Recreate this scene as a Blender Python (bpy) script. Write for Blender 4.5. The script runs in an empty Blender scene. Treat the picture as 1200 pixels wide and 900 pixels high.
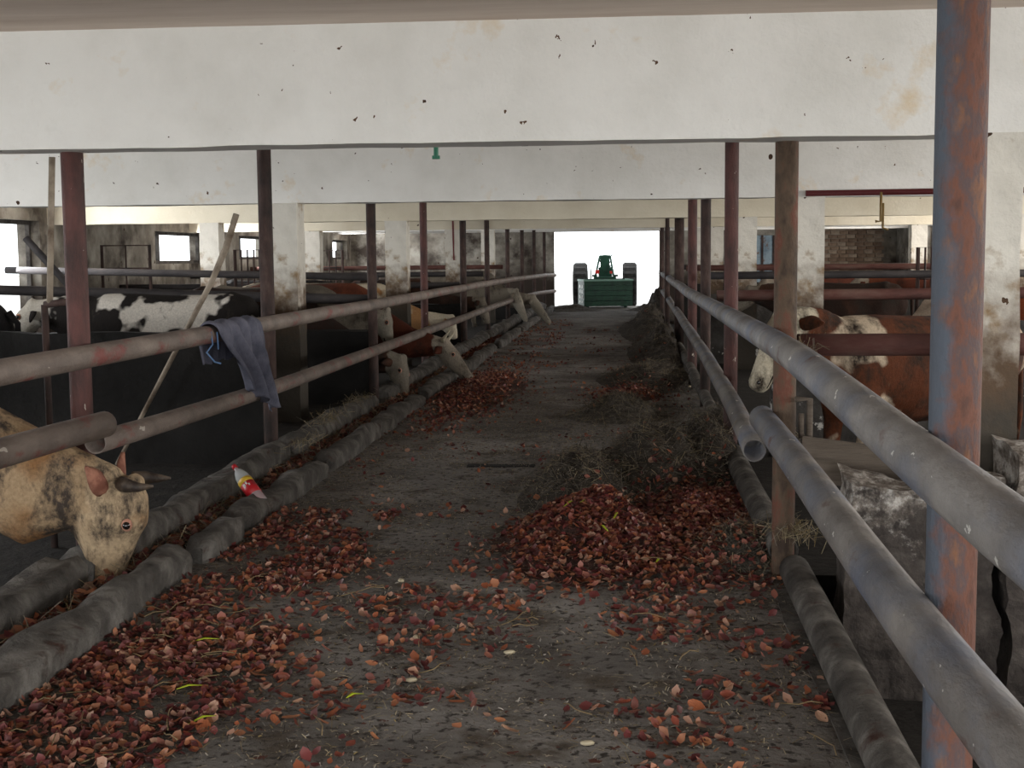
import bpy, bmesh, math, random
import numpy as np
from mathutils import Vector, Matrix, noise
random.seed(7); rng = np.random.default_rng(7)
C = bpy.context.scene.collection
PI = math.pi

# ------------------------------------------------------------------ camera
F, W, H = 1560.0, 1200.0, 900.0
VPX, VPY, ROLL, CAMZ = 733.0, 300.0, 0.009, 1.6
_d = Matrix.Rotation(-ROLL, 3, 'Z') @ Vector(((VPX-600)/F, -(VPY-450)/F, -1))
_d /= -_d.z
_th = math.atan2(1, _d.y)
_psi = math.atan2(_d.x, math.sqrt(1+_d.y**2))
ROT = Matrix.Rotation(_psi, 3, 'Z') @ Matrix.Rotation(_th, 3, 'X') @ Matrix.Rotation(-ROLL, 3, 'Z')
cam_data = bpy.data.cameras.new('camera')
cam = bpy.data.objects.new('camera', cam_data); C.objects.link(cam)
cam.matrix_world = Matrix.Translation((0, 0, CAMZ)) @ ROT.to_4x4()
cam_data.sensor_width = 36; cam_data.lens = F/W*36; cam_data.clip_end = 500
bpy.context.scene.camera = cam
def at(px, py, Y):
    d = ROT @ Vector(((px-600)/F, -(py-450)/F, -1)); k = Y/d.y
    return Vector((d.x*k, Y, CAMZ+d.z*k))

def atX(px, py, X):
    d = ROT @ Vector(((px-600)/F, -(py-450)/F, -1)); k = X/d.x
    return Vector((X, d.y*k, CAMZ+d.z*k))

# ------------------------------------------------------------------ light
wd = bpy.data.worlds.new('overcast_sky'); bpy.context.scene.world = wd; wd.use_nodes = True
nt = wd.node_tree; bg = nt.nodes['Background']
bg.inputs[0].default_value = (0.93, 0.97, 1.0, 1); bg.inputs[1].default_value = 3.2
def area(name, loc, rot, sx, sy, power, col=(1, .98, .95)):
    l = bpy.data.lights.new(name, 'AREA'); l.shape = 'RECTANGLE'; l.size = sx; l.size_y = sy
    l.energy = power; l.color = col
    o = bpy.data.objects.new(name, l); C.objects.link(o); o.location = loc; o.rotation_euler = rot
    return o
# daylight coming in by the big doorway the camera looks away from, and by the side windows
area('daylight_back_doorway', (0.2, -3.2, 1.35), (R90 := math.radians(90), 0, 0), 15, 2.3, 365, (1, .985, .96))
for y in (3.5, 9.8, 16, 23, 27.5, 36):
    area('daylight_window', (8.15, y, 1.9), (R90, 0, R90), 3.4, .8, 240, (1, .965, .91))
for y in (3.5, 9.8, 17.6, 25.6, 31, 40):
    area('daylight_window', (-8.55, y, 1.8), (R90, 0, -R90), 2.2, .7, 130, (.95, .98, 1))
vs = bpy.context.scene.view_settings
vs.view_transform = 'Standard'; vs.look = 'None'; vs.gamma = 1; vs.use_curve_mapping = False
vs.exposure = 0.0

# ------------------------------------------------------------------ helpers
def rgb(r, g, b):
    f = lambda c: (c/255/12.92) if c/255 <= .04045 else ((c/255+.055)/1.055)**2.4
    return (f(r), f(g), f(b), 1)
def newmat(name):
    m = bpy.data.materials.new(name); m.use_nodes = True
    return m, m.node_tree, m.node_tree.nodes, m.node_tree.links, m.node_tree.nodes['Principled BSDF']
def coords(n, l, stretch=(1, 1, 1), kind='Object'):
    tc = n.new('ShaderNodeTexCoord'); mp = n.new('ShaderNodeMapping'); mp.inputs['Scale'].default_value = stretch
    l.new(tc.outputs[kind], mp.inputs[0]); return mp.outputs[0]
def ramp(n, l, fac, stops):
    r = n.new('ShaderNodeValToRGB'); e = r.color_ramp.elements
    while len(e) < len(stops): e.new(.5)
    for k, (p, c) in enumerate(stops): e[k].position = p; e[k].color = c
    l.new(fac, r.inputs[0]); return r.outputs[0]
def nz(n, l, v, scale, detail=6, rough=.6):
    t = n.new('ShaderNodeTexNoise'); t.inputs['Scale'].default_value = scale
    t.inputs['Detail'].default_value = detail; t.inputs['Roughness'].default_value = rough
    l.new(v, t.inputs['Vector']); return t.outputs[0]
def mix(n, l, fac, a, b, mode='MIX'):
    m = n.new('ShaderNodeMix'); m.data_type = 'RGBA'; m.blend_type = mode
    if isinstance(fac, float): m.inputs[0].default_value = fac
    else: l.new(fac, m.inputs[0])
    for v, i in ((a, 6), (b, 7)):
        if isinstance(v, tuple): m.inputs[i].default_value = v
        else: l.new(v, m.inputs[i])
    return m.outputs[2]
B1, W1 = (0, 0, 0, 1), (1, 1, 1, 1)
def M(name, stops, scale=4, rough=.85, bump=.3, bscale=40, stretch=(1, 1, 1), over=None, specks=None, metal=0, spec=.3):
    """over: list of (colour, noise scale, low, high[, stretch]) ; specks: (colour, scale, radius)"""
    m, t, n, l, p = newmat(name)
    v = coords(n, l, stretch)
    c = ramp(n, l, nz(n, l, v, scale), stops)
    for o in over or []:
        vv = coords(n, l, o[4]) if len(o) > 4 else v
        c = mix(n, l, ramp(n, l, nz(n, l, vv, o[1]), [(o[2], B1), (o[3], W1)]), c, o[0])
    if specks:
        for (sc, ss, sr) in specks:
            vo = n.new('ShaderNodeTexVoronoi'); vo.inputs['Scale'].default_value = ss
            dn = n.new('ShaderNodeTexNoise'); dn.inputs['Scale'].default_value = ss*3
            l.new(v, dn.inputs['Vector'])
            av = mix(n, l, .06, v, dn.outputs[1]); l.new(av, vo.inputs['Vector'])
            sep = n.new('ShaderNodeSeparateColor'); l.new(vo.outputs['Color'], sep.inputs[0])
            mu = n.new('ShaderNodeMath'); mu.operation = 'POWER'; mu.inputs[1].default_value = 3; l.new(sep.outputs[0], mu.inputs[0])
            m2 = n.new('ShaderNodeMath'); m2.operation = 'MULTIPLY'; m2.inputs[1].default_value = sr; l.new(mu.outputs[0], m2.inputs[0])
            lt = n.new('ShaderNodeMath'); lt.operation = 'LESS_THAN'
            l.new(vo.outputs['Distance'], lt.inputs[0]); l.new(m2.outputs[0], lt.inputs[1])
            c = mix(n, l, lt.outputs[0], c, sc)
    l.new(c, p.inputs['Base Color'])
    p.inputs['Roughness'].default_value = rough; p.inputs['Metallic'].default_value = metal
    p.inputs['Specular IOR Level'].default_value = spec
    if bump:
        b = n.new('ShaderNodeBump'); b.inputs['Strength'].default_value = bump; b.inputs['Distance'].default_value = .02
        l.new(nz(n, l, v, bscale, 8), b.inputs['Height']); l.new(b.outputs[0], p.inputs['Normal'])
    return m
def plain(name, c, rough=.6, spec=.4, **k):
    m, t, n, l, p = newmat(name); p.inputs['Base Color'].default_value = c
    p.inputs['Roughness'].default_value = rough; p.inputs['Specular IOR Level'].default_value = spec
    for a, b in k.items(): p.inputs[a.replace('_', ' ')].default_value = b
    return m

def link(name, me, mat, parent=None, smooth=False):
    o = bpy.data.objects.new(name, me); C.objects.link(o)
    if mat is not None and not me.materials: me.materials.append(mat)
    if smooth:
        for p in me.polygons: p.use_smooth = True
    if parent: o.parent = parent
    return o
def tag(o, label=None, cat=None, group=None, kind=None):
    if label: o['label'] = label
    if cat: o['category'] = cat
    if group: o['group'] = group
    if kind: o['kind'] = kind
    return o
def empty(name, loc, rz=0, label=None, cat=None, group=None):
    o = bpy.data.objects.new(name, None); C.objects.link(o); o.location = loc; o.rotation_euler.z = rz
    return tag(o, label, cat, group)
class MB:
    def __init__(s): s.v = []; s.f = []; s.n = 0
    def add(s, verts, faces):
        s.v += [tuple(v) for v in verts]; s.f += [tuple(i+s.n for i in f) for f in faces]; s.n = len(s.v)
    def box(s, x0, x1, y0, y1, z0, z1, M4=None):
        vs_ = [Vector((x, y, z)) for x in (x0, x1) for y in (y0, y1) for z in (z0, z1)]
        if M4: vs_ = [M4 @ v for v in vs_]
        s.add(vs_, [(0, 1, 3, 2), (4, 6, 7, 5), (0, 4, 5, 1), (2, 3, 7, 6), (0, 2, 6, 4), (1, 5, 7, 3)])
    def tube(s, pts, rad, seg=14, hollow=False, flat=1.0):
        pts = [Vector(p) for p in pts]; n = len(pts)
        rad = rad if isinstance(rad, (list, tuple)) else [rad]*n
        rings = []; prev = None
        for i, p in enumerate(pts):
            t = (pts[min(i+1, n-1)]-pts[max(i-1, 0)]).normalized()
            if prev is None:
                u = t.orthogonal().normalized()
                if abs(t.z) < .9: u = (Vector((0, 0, 1))-t*t.z).normalized()
            else: u = (prev-t*prev.dot(t)).normalized()
            prev = u; w_ = t.cross(u)
            rings.append([p+(u*math.cos(a)*flat+w_*math.sin(a))*rad[i] for a in [2*PI*k/seg for k in range(seg)]])
        def capin(p, ring, t, r):
            inner = [p+(v-p)*.88 for v in ring]; deep = [v+t*r*7 for v in inner]
            return inner, deep
        vs_ = [v for r in rings for v in r]; fs = []
        for i in range(n-1):
            for k in range(seg):
                a = i*seg+k; b = i*seg+(k+1) % seg
                fs.append((a, b, b+seg, a+seg))
        if hollow:
            for end in (0, n-1):
                p = pts[end]; t = (pts[1]-pts[0]).normalized() if end == 0 else (pts[-2]-pts[-1]).normalized()
                inner, deep = capin(p, rings[end], t, rad[end])
                o = len(vs_); vs_ += inner+deep; e = end*seg
                for k in range(seg):
                    k2 = (k+1) % seg
                    fs.append((e+k, o+k, o+k2, e+k2)); fs.append((o+k, o+seg+k, o+seg+k2, o+k2))
                fs.append(tuple(o+seg+k for k in range(seg)))
        else:
            fs.append(tuple(range(seg-1, -1, -1))); fs.append(tuple((n-1)*seg+k for k in range(seg)))
        s.add(vs_, fs)
    def build(s, name, mat, parent=None, smooth=False, sharp=True):
        me = bpy.data.meshes.new(name); me.from_pydata(s.v, [], s.f)
        if smooth:
            for p in me.polygons: p.use_smooth = len(p.vertices) <= 4
        me.update()
        bm = bmesh.new(); bm.from_mesh(me); bmesh.ops.recalc_face_normals(bm, faces=bm.faces); bm.to_mesh(me); bm.free()
        return link(name, me, mat, parent)
def rough_box(name, x0, x1, y0, y1, z0, z1, mat, parent=None, n=(20, 2, 4), amp=.02, topamp=0, seed=0, scale=2.2):
    """subdivided box pushed about by noise: worn concrete"""
    bm = bmesh.new(); bmesh.ops.create_cube(bm, size=1)
    for ax, k in enumerate(n):
        for i in range(1, k):
            co = Vector((0, 0, 0)); co[ax] = -.5+i/k; no = Vector((0, 0, 0)); no[ax] = 1
            bmesh.ops.bisect_plane(bm, geom=bm.verts[:]+bm.edges[:]+bm.faces[:], plane_co=co, plane_no=no)
    for v in bm.verts:
        u = v.co+Vector((.5, .5, .5)); p = Vector((x0+(x1-x0)*u.x, y0+(y1-y0)*u.y, z0+(z1-z0)*u.z))
        q = p*scale+Vector((seed*7.1, seed, 3)); d = noise.noise_vector(q)
        p += d*amp + noise.noise_vector(q*4)*amp*.4
        if topamp: p.z += u.z*topamp*noise.noise(Vector((p.x*1.3+seed*3, p.y*1.3, 0)))
        v.co = p
    me = bpy.data.meshes.new(name); bm.to_mesh(me); bm.free()
    return link(name, me, mat, parent)

# ------------------------------------------------------------------ materials
BROWN = rgb(66, 48, 36)
m_wash = M('whitewashed concrete', [(.3, (.70, .69, .65, 1)), (.55, (.80, .79, .755, 1)), (.8, (.85, .845, .81, 1))], 1.6, .9, .35, 26, (1, 1, 1),
           over=[(rgb(214, 190, 150), 2.6, .60, .78), (rgb(186, 184, 176), 1.1, .62, .8), ], specks=[(BROWN, 3.0, .085), (BROWN, 7, .10), (rgb(90, 66, 48), 12, .13)])
m_wash2 = M('yellowed whitewash', [(.3, (.66, .60, .47, 1)), (.7, (.78, .73, .60, 1))], 1.6, .9, .35, 26, specks=[(BROWN, 5, .09)])
m_ceil = M('beige ceiling slab', [(.3, rgb(206, 188, 174)), (.7, rgb(232, 218, 206))], 1.3, .9, .3, 12, (.4, 3, 1))
m_wallp = M('dirty limewashed wall', [(.3, rgb(86, 80, 74)), (.48, rgb(136, 130, 120)), (.7, rgb(184, 180, 170))], 1.5, .92, .5, 22,
            over=[(rgb(60, 52, 46), .9, .52, .66)], specks=[(BROWN, 6, .2)])
m_pillar = M('pillar limewash soiled', [(.3, rgb(196, 192, 182)), (.6, rgb(220, 216, 206))], 3, .9, .5, 24,
             over=[(rgb(150, 128, 98), 4, .55, .68)], specks=[(BROWN, 9, .26)])
# pillars are soiled at the bottom where the cattle rub
def soil(m, z0, z1, col):
    n, l = m.node_tree.nodes, m.node_tree.links; p = n['Principled BSDF']
    src = p.inputs['Base Color'].links[0].from_socket
    tc = n.new('ShaderNodeTexCoord'); sp = n.new('ShaderNodeSeparateXYZ'); l.new(tc.outputs['Object'], sp.inputs[0])
    t = nz(n, l, tc.outputs['Object'], 5); ad = n.new('ShaderNodeMath'); ad.operation = 'MULTIPLY_ADD'
    l.new(t, ad.inputs[0]); ad.inputs[1].default_value = .9; l.new(sp.outputs[2], ad.inputs[2])
    mr = n.new('ShaderNodeMapRange'); mr.inputs[1].default_value = z0+.45; mr.inputs[2].default_value = z1+.45
    mr.inputs[3].default_value = 1; mr.inputs[4].default_value = 0; l.new(ad.outputs[0], mr.inputs[0])
    l.new(mix(n, l, mr.outputs[0], src, col), p.inputs['Base Color'])
soil(m_pillar, 1.1, 1.5, rgb(104, 82, 62)); soil(m_pillar, .75, 1.3, rgb(70, 65, 58)); soil(m_wallp, .9, 1.5, rgb(62, 54, 48))
m_floor = M('trodden dirty concrete floor', [(.28, (.06, .052, .046, 1)), (.45, (.15, .138, .126, 1)), (.60, (.24, .225, .208, 1)), (.8, (.31, .293, .275, 1))], 1.1, .88, .9, 34,
            over=[((.03, .024, .019, 1), .55, .54, .70), ((.075, .060, .044, 1), 3.2, .52, .66), ((.036, .03, .025, 1), 22, .54, .62)], specks=[((.30, .26, .2, 1), 24, .30), ((.09, .03, .018, 1), 16, .3)])
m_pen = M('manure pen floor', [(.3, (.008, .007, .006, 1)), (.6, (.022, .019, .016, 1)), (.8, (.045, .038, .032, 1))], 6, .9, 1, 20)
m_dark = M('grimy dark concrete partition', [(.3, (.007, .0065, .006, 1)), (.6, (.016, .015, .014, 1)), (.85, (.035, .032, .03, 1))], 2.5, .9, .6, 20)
m_grim = M('grimy concrete with flaking limewash', [(.3, (.03, .025, .022, 1)), (.6, (.075, .064, .056, 1)), (.8, (.14, .125, .11, 1))], 6, .92, 1, 28,
           over=[((.55, .54, .50, 1), 3.4, .56, .60)])
def upper_flakes(m, z0, z1):
    pass
m_kerb = M('worn concrete kerb', [(.3, (.03, .027, .024, 1)), (.5, (.085, .078, .070, 1)), (.7, (.20, .187, .17, 1))], 5.5, .8, 1, 26,
           over=[((.05, .022, .015, 1), 7, .6, .72)])
m_rustred = M('red-brown rusty painted pipe', [(.35, rgb(60, 50, 48)), (.5, rgb(84, 60, 57)), (.62, rgb(102, 68, 64)), (.75, rgb(92, 84, 80))], 7, .75, .5, 60, (1, 1, .35),
              specks=[(rgb(190, 180, 168), 20, .2)])
m_rustdark = M('dark brown pipe', [(.35, rgb(44, 38, 36)), (.55, rgb(74, 58, 54)), (.75, rgb(100, 84, 78))], 8, .8, .5, 60, (1, 1, .4))
m_big = M('rust and blue-grey worn paint post', [(.33, rgb(88, 62, 54)), (.45, rgb(112, 74, 60)), (.55, rgb(88, 74, 74)), (.66, rgb(126, 88, 66))], 17, .7, .5, 70, (1, 1, .45))
def side_paint(m, x, w_, col):
    n, l = m.node_tree.nodes, m.node_tree.links; p = n['Principled BSDF']; src = p.inputs['Base Color'].links[0].from_socket
    tc = n.new('ShaderNodeTexCoord'); sp = n.new('ShaderNodeSeparateXYZ'); l.new(tc.outputs['Object'], sp.inputs[0])
    t = nz(n, l, tc.outputs['Object'], 16); ad = n.new('ShaderNodeMath'); ad.operation = 'MULTIPLY_ADD'
    l.new(t, ad.inputs[0]); ad.inputs[1].default_value = .12; l.new(sp.outputs[0], ad.inputs[2])
    mr = n.new('ShaderNodeMapRange'); mr.inputs[1].default_value = x+.06-w_; mr.inputs[2].default_value = x+.06+w_
    mr.inputs[3].default_value = 1; mr.inputs[4].default_value = 0; l.new(ad.outputs[0], mr.inputs[0])
    l.new(mix(n, l, mr.outputs[0], src, col), p.inputs['Base Color'])
side_paint(m_big, -.034, .016, rgb(82, 88, 98))
m_greypipe = M('grey worn pipe', [(.3, rgb(88, 84, 82)), (.5, rgb(120, 116, 113)), (.68, rgb(146, 142, 138))], 5, .6, .45, 50, (1, .5, 1),
               over=[(rgb(96, 106, 126), 3.0, .46, .72), (rgb(92, 66, 60), 8, .62, .72)], specks=[(rgb(200, 198, 192), 16, .16)], spec=.5)
m_leftpipe = M('dusty brown-grey rail', [(.3, rgb(84, 74, 68)), (.5, rgb(114, 102, 94)), (.7, rgb(134, 122, 112))], 5, .65, .45, 50, (1, .5, 1),
               over=[(rgb(120, 66, 60), 6, .58, .68)], specks=[(rgb(176, 168, 158), 9, .2)], spec=.45)
m_barrail = M('brown cross rail', [(.3, rgb(68, 44, 40)), (.5, rgb(96, 62, 56)), (.7, rgb(112, 88, 80))], 6, .75, .4, 50, (.4, 1, 1))
m_darkrail = M('dark cross rail', [(.3, rgb(40, 38, 40)), (.6, rgb(66, 62, 62)), (.8, rgb(90, 82, 78))], 6, .75, .4, 50, (.4, 1, 1))
m_redpipe = plain('dark red paint pipe', rgb(96, 30, 32), .6)
m_wood = M('grey weathered wood', [(.3, rgb(70, 62, 54)), (.6, rgb(104, 94, 84))], 3, .85, .5, 20, (1, 1, 9))
m_stick = M('pale brown stick with bark', [(.3, rgb(88, 72, 58)), (.6, rgb(160, 148, 132))], 6, .8, .3, 40)
m_brass = plain('brass valve', rgb(120, 98, 58), .5)
m_green = plain('green plastic', rgb(24, 96, 72), .5)

# ------------------------------------------------------------------ setting
BY0, BY1 = -4.0, 42.0; WL, WR = -8.7, 8.3
CZ = 2.712
GX0, GX1 = -2.42, .86       # alley
mb = MB(); N = 90
xs = np.linspace(-2.40, .86, 46); ys = np.concatenate([np.linspace(BY0, 14, 150), np.linspace(14.3, BY1+1, 60)])
def fh(x, y): return .012*noise.noise(Vector((x*1.6, y*1.1, 0)))+.007*noise.noise(Vector((x*6, y*5, 3)))+.003*noise.noise(Vector((x*17, y*15, 9)))
vs_ = [(x, y, fh(x, y)) for y in ys for x in xs]; nx = len(xs)
mb.add(vs_, [(j*nx+i, j*nx+i+1, (j+1)*nx+i+1, (j+1)*nx+i) for j in range(len(ys)-1) for i in range(nx-1)])
tag(mb.build('floor', m_floor, smooth=True), 'trodden grey concrete feed alley with dried mud', kind='structure')
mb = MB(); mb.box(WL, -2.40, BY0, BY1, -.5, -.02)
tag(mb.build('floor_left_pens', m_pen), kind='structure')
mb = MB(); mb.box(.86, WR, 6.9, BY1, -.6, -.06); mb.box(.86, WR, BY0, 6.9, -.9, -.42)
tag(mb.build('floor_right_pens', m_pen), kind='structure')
mb = MB(); mb.box(WL-.3, WR+.3, BY0, BY1+.3, CZ, CZ+.2)
tag(mb.build('ceiling', m_ceil), kind='structure')
def wall_with_openings(name, axis, pos, th, a0, a1, z1, ops, mat):
    """axis 'x': wall in plane x=pos running along y; ops: (a0,a1,z0,z1)"""
    mb = MB(); cuts = sorted(ops)
    def add(p0, p1, q0, q1):
        if p1-p0 < 1e-3 or q1-q0 < 1e-3: return
        if axis == 'x': mb.box(pos, pos+th, p0, p1, q0, q1)
        else: mb.box(p0, p1, pos, pos+th, q0, q1)
    cur = a0
    for (o0, o1, q0, q1) in cuts:
        add(cur, o0, -.5, z1); add(o0, o1, -.5, q0); add(o0, o1, q1, z1); cur = o1
    add(cur, a1, -.5, z1)
    return tag(mb.build(name, mat), kind='structure')
# openings measured on the walls
winL = [(2, 5.5, 1.4, 2.2), (8.2, 11.4, 1.4, 2.2), (16.2, 19.3, .2, 2.2), (24.2, 27.2, 1.53, 2.14), (29.6, 32.2, 1.6, 2.14), (39.3, 41.4, 1.58, 2.16)]
winR = [(1.5, 5.5, 1.4, 2.3), (8, 11.6, 1.4, 2.3), (14, 18, 1.5, 2.3), (21.2, 24.8, 1.5, 2.3), (25.5, 29.4, 1.5, 2.45), (34.2, 38.0, 1.58, 2.5)]
wall_with_openings('wall_left', 'x', WL-.35, .35, BY0, BY1+.3, CZ, winL, m_wallp)
wall_with_openings('wall_right', 'x', WR, .35, BY0, BY1+.3, CZ, winR, m_wallp)
wall_with_openings('wall_back', 'y', BY1, .3, WL, WR, CZ, [(-2.24, 1.05, -.5, 2.37)], m_wallp)
# window frames
k = 0
m_frame = M('dark window frame', [(.4, rgb(60, 56, 54)), (.6, rgb(92, 88, 84))], 6)
for (side, x, ops) in (('L', WL-.2, winL), ('R', WR+.15, winR)):
    for (a0, a1, z0, z1) in ops:
        if a0 < 12: continue
        k += 1; mb = MB(); t = .06
        mb.box(x, x+.06, a0, a1, z0, z0+t); mb.box(x, x+.06, a0, a1, z1-t, z1)
        mb.box(x, x+.06, a0, a0+t, z0+t, z1-t); mb.box(x, x+.06, a1-t, a1, z0+t, z1-t)
        if side == 'L': mb.box(x, x+.06, a0+.55, a0+.62+.25*(a1-a0 > 3), z0+t, z1-t)
        else: mb.box(x, x+.06, (a0+a1)/2-.03, (a0+a1)/2+.03, z0+t, z1-t); mb.box(x, x+.03, a0, a1, z0+.28, z0+.31)
        tag(mb.build('window_%d' % k, m_frame), kind='structure')
m_out = M('pale yard ground', [(.4, (.55, .54, .52, 1)), (.6, (.66, .65, .62, 1))], 1, .9)
mb = MB(); mb.box(-90, 90, BY1+.3, 150, -.6, -.02); mb.box(-90, WL-.35, -40, BY1+.3, -.6, -.04); mb.box(WR+.35, 90, -40, BY1+.3, -.6, -.04); mb.box(WL-.35, WR+.35, -40, BY0, -.6, -.02)
tag(mb.build('yard', m_out), kind='structure')

BEAMS = [(0.0, 2.146), (6.5, 2.146), (13.1, 2.146), (19.7, 2.146), (26.3, 2.15), (32.9, 2.26), (39.5, 2.33)]
bl = ['whitewashed concrete beam right above the camera', 'big whitewashed beam nearest in front, filling the top of the view',
      'second whitewashed beam from the front, behind the nearest one', 'third whitewashed beam from the front',
      'fourth beam from the front, yellowish', 'fifth beam, small, near the far doorway', 'last beam just before the bright doorway']
for i, (y, zb) in enumerate(BEAMS):
    o = rough_box('concrete_beam', WL+.002, WR-.002, y-.13, y+.13, zb, CZ+.02, m_wash2 if i in (3, 4) else m_wash, n=(110, 1, 8), amp=.006, seed=i, scale=3)
    for p in o.data.polygons: p.use_smooth = False
    tag(o, bl[i], 'beam')
# pillars
def pillar(y, px, zt, w_, side, i, lean=0):
    o = rough_box('concrete_pillar', -w_/2, w_/2, -w_/2, w_/2, -.5, zt, m_pillar, n=(2, 2, 14), amp=.012, seed=i+20, scale=4)
    o.location = (px, y, 0); return o
ordn = ['nearest', 'second', 'third', 'fourth', 'fifth', 'sixth']
for i, (y, zb) in enumerate(BEAMS[1:6]):
    if i: tag(pillar(y, -3.38, zb, .32, 'L', i), 'square whitewashed pillar in the left pens, %s counting from the camera' % ordn[i], 'pillar')
    tag(pillar(y, 1.74 if i else 1.69, zb, .30 if i else .27, 'R', i+6), 'square whitewashed pillar behind the right rails, %s counting from the camera' % ordn[i], 'pillar')
for i, y in enumerate((19.7, 26.3)):
    tag(pillar(y, 5.6, 2.146, .3, 'R', 13+i), 'whitewashed pillar deep in the right pens, %s of two' % ('nearer', 'farther')[i], 'pillar')
    tag(pillar(y, -6.2, 2.146, .3, 'L', 16+i), 'soiled pillar deep in the left pens, %s of two' % ('nearer', 'farther')[i], 'pillar')

# ------------------------------------------------------------------ fence posts
LY = [3.1, 6.6, 10.1, 14.3, 18.1, 22.3, 26.1, 30.4, 34.2, 38.0, 41.2]
LPX = [None, 90, 313, 436, 497, 543, 571, 595, 612, 626, 638]
RY = [3.2, 6.62, 10.1, 14.2, 17.9, 22.0, 26.2, 31.0]
RPX = [1123, 921, 857, 827, 811.5, 796, 782, 776]
ORD = ['first', 'second', 'third', 'fourth', 'fifth', 'sixth', 'seventh', 'eighth', 'ninth', 'tenth', 'eleventh']
def post(x, y, r, m, z0, z1, lab, top=True, sq=False):
    t = empty('fence_post', (x, y, z0), 0, lab, 'post')
    mb = MB()
    if sq: mb.box(-r, r, -r, r, 0, z1-z0)
    else: mb.tube([(0, 0, q*(z1-z0)/8) for q in range(9)], r, 20)
    mb.build('pipe', m, t, smooth=True)
    mb = MB(); mb.box(-r*1.3, r*1.3, -r*1.3, r*1.3, 0, .02) ; mb.build('base_plate', m_rustdark, t)
    return t
LX = []
for i, (y, px) in enumerate(zip(LY, LPX)):
    x = -2.72 if px is None else at(px, 330, y).x
    LX.append(x)
    zt = CZ if i not in (1,) else 2.15
    m = m_rustred if i in (1, 4) else m_rustdark
    post(x, y, (.055, .056, .054, .052, .05, .055, .05, .05, .05, .05, .05)[i], m, -.1, zt,
         '%s fence post on the left of the alley, %s from the camera' % ('red-brown rusty' if m is m_rustred else 'dark brown pipe', ORD[i]))
RX = []
for i, (y, px) in enumerate(zip(RY, RPX)):
    x = at(px, 300, y).x; RX.append(x)
    zt = CZ if i not in (1,) else 2.15
    m = m_big if i == 0 else (m_rustred if i in (2, 4) else m_rustdark)
    if i == 1: m = M('brown lichen-stained pipe', [(.35, rgb(62, 50, 42)), (.5, rgb(92, 76, 62)), (.6, rgb(104, 64, 52)), (.75, rgb(120, 104, 88))], 9, .8, .5, 60, (1, 1, .5))
    post(x, y, (.059, .056, .052, .054, .062, .075, .05, .05)[i], m, -.5 if i == 0 else -.12, zt,
         '%s post on the right of the alley, %s from the camera' % (['thick rust-orange and blue-grey', 'brown stained', 'red-brown rusty', 'dark brown', 'red rusty', 'thick dark square', 'thin dark', 'thin dark far'][i], ORD[i]), sq=(i == 5))

# ------------------------------------------------------------------ long feed rails
def rail(name, pts, r, m, lab, hollow=True, wob=.006, seg=18):
    P = []
    for a, b in zip(pts[:-1], pts[1:]):
        a, b = Vector(a), Vector(b); n_ = max(2, int((b-a).length/.6))
        for k in range(n_): P.append(a.lerp(b, k/n_))
    P.append(Vector(pts[-1]))
    for q, p in enumerate(P):
        if 0 < q < len(P)-1: p += noise.noise_vector(p*.5)*wob*2
    # smooth the corners
    for _ in range(2):
        P = [P[0]]+[(P[q-1]+P[q]*2+P[q+1])/4 for q in range(1, len(P)-1)]+[P[-1]]
    mb = MB(); mb.tube(P, r, seg, hollow)
    return tag(mb.build(name, m, smooth=True), lab, 'rail')
# left upper and lower
lr = [(-2.66, 2.6, 1.12)]+[(LX[i]+.06*(-1)**0+.055, LY[i], 1.13-.004*i) for i in range(1, 11)]
for k in range(7, 11): lr[k] = (LX[k]+.09, LY[k], 1.11-.02*(k-6))
lr.append((-2.22, 41.95, 1.02))
rail('feed_rail', lr, .059, m_leftpipe, 'upper brown-grey feed rail along the left of the alley')
ll = [at(112, 519, 6.25)]+[(LX[i]+.11, LY[i], .63) for i in range(2, 8)]+[(LX[8]+.1, LY[8], .60), (LX[9]+.1, LY[9], .57), (-2.22, 41.95, .52)]
rail('feed_rail', ll, .055, m_leftpipe, 'lower brown-grey feed rail on the left, starting beside the tan cow')
rail('feed_rail', [(-2.52, 2.2, .83), at(0, 531, 5.3), at(123, 497, 6.2)], .063, m_leftpipe, 'short near rail with open end above the tan cow\'s neck')
# right upper
a = atX(1200, 630, .69); b = atX(928, 416, .69)
rail('feed_rail', [a+(a-b)*.12, a, atX(1060, 521, .69), b, atX(857, 372, .73), atX(812, 346, .80), atX(785, 327, .84), atX(775, 320, .87)], .064, m_greypipe, 'upper blue-grey feed rail running along the right of the alley')
a = atX(1185, 872, .68); b = atX(893, 490, .69)
rail('feed_rail', [a+(a-b)*.1, a, atX(1030, 676, .68), b], .065, m_greypipe, 'lower grey feed rail on the right, near length')
rail('feed_rail', [atX(884, 528, .66), atX(860, 472, .70), atX(812, 393, .78), atX(790, 360, .83), atX(776, 340, .87)], .060, m_greypipe, 'lower grey feed rail on the right, far length with open end')

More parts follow.
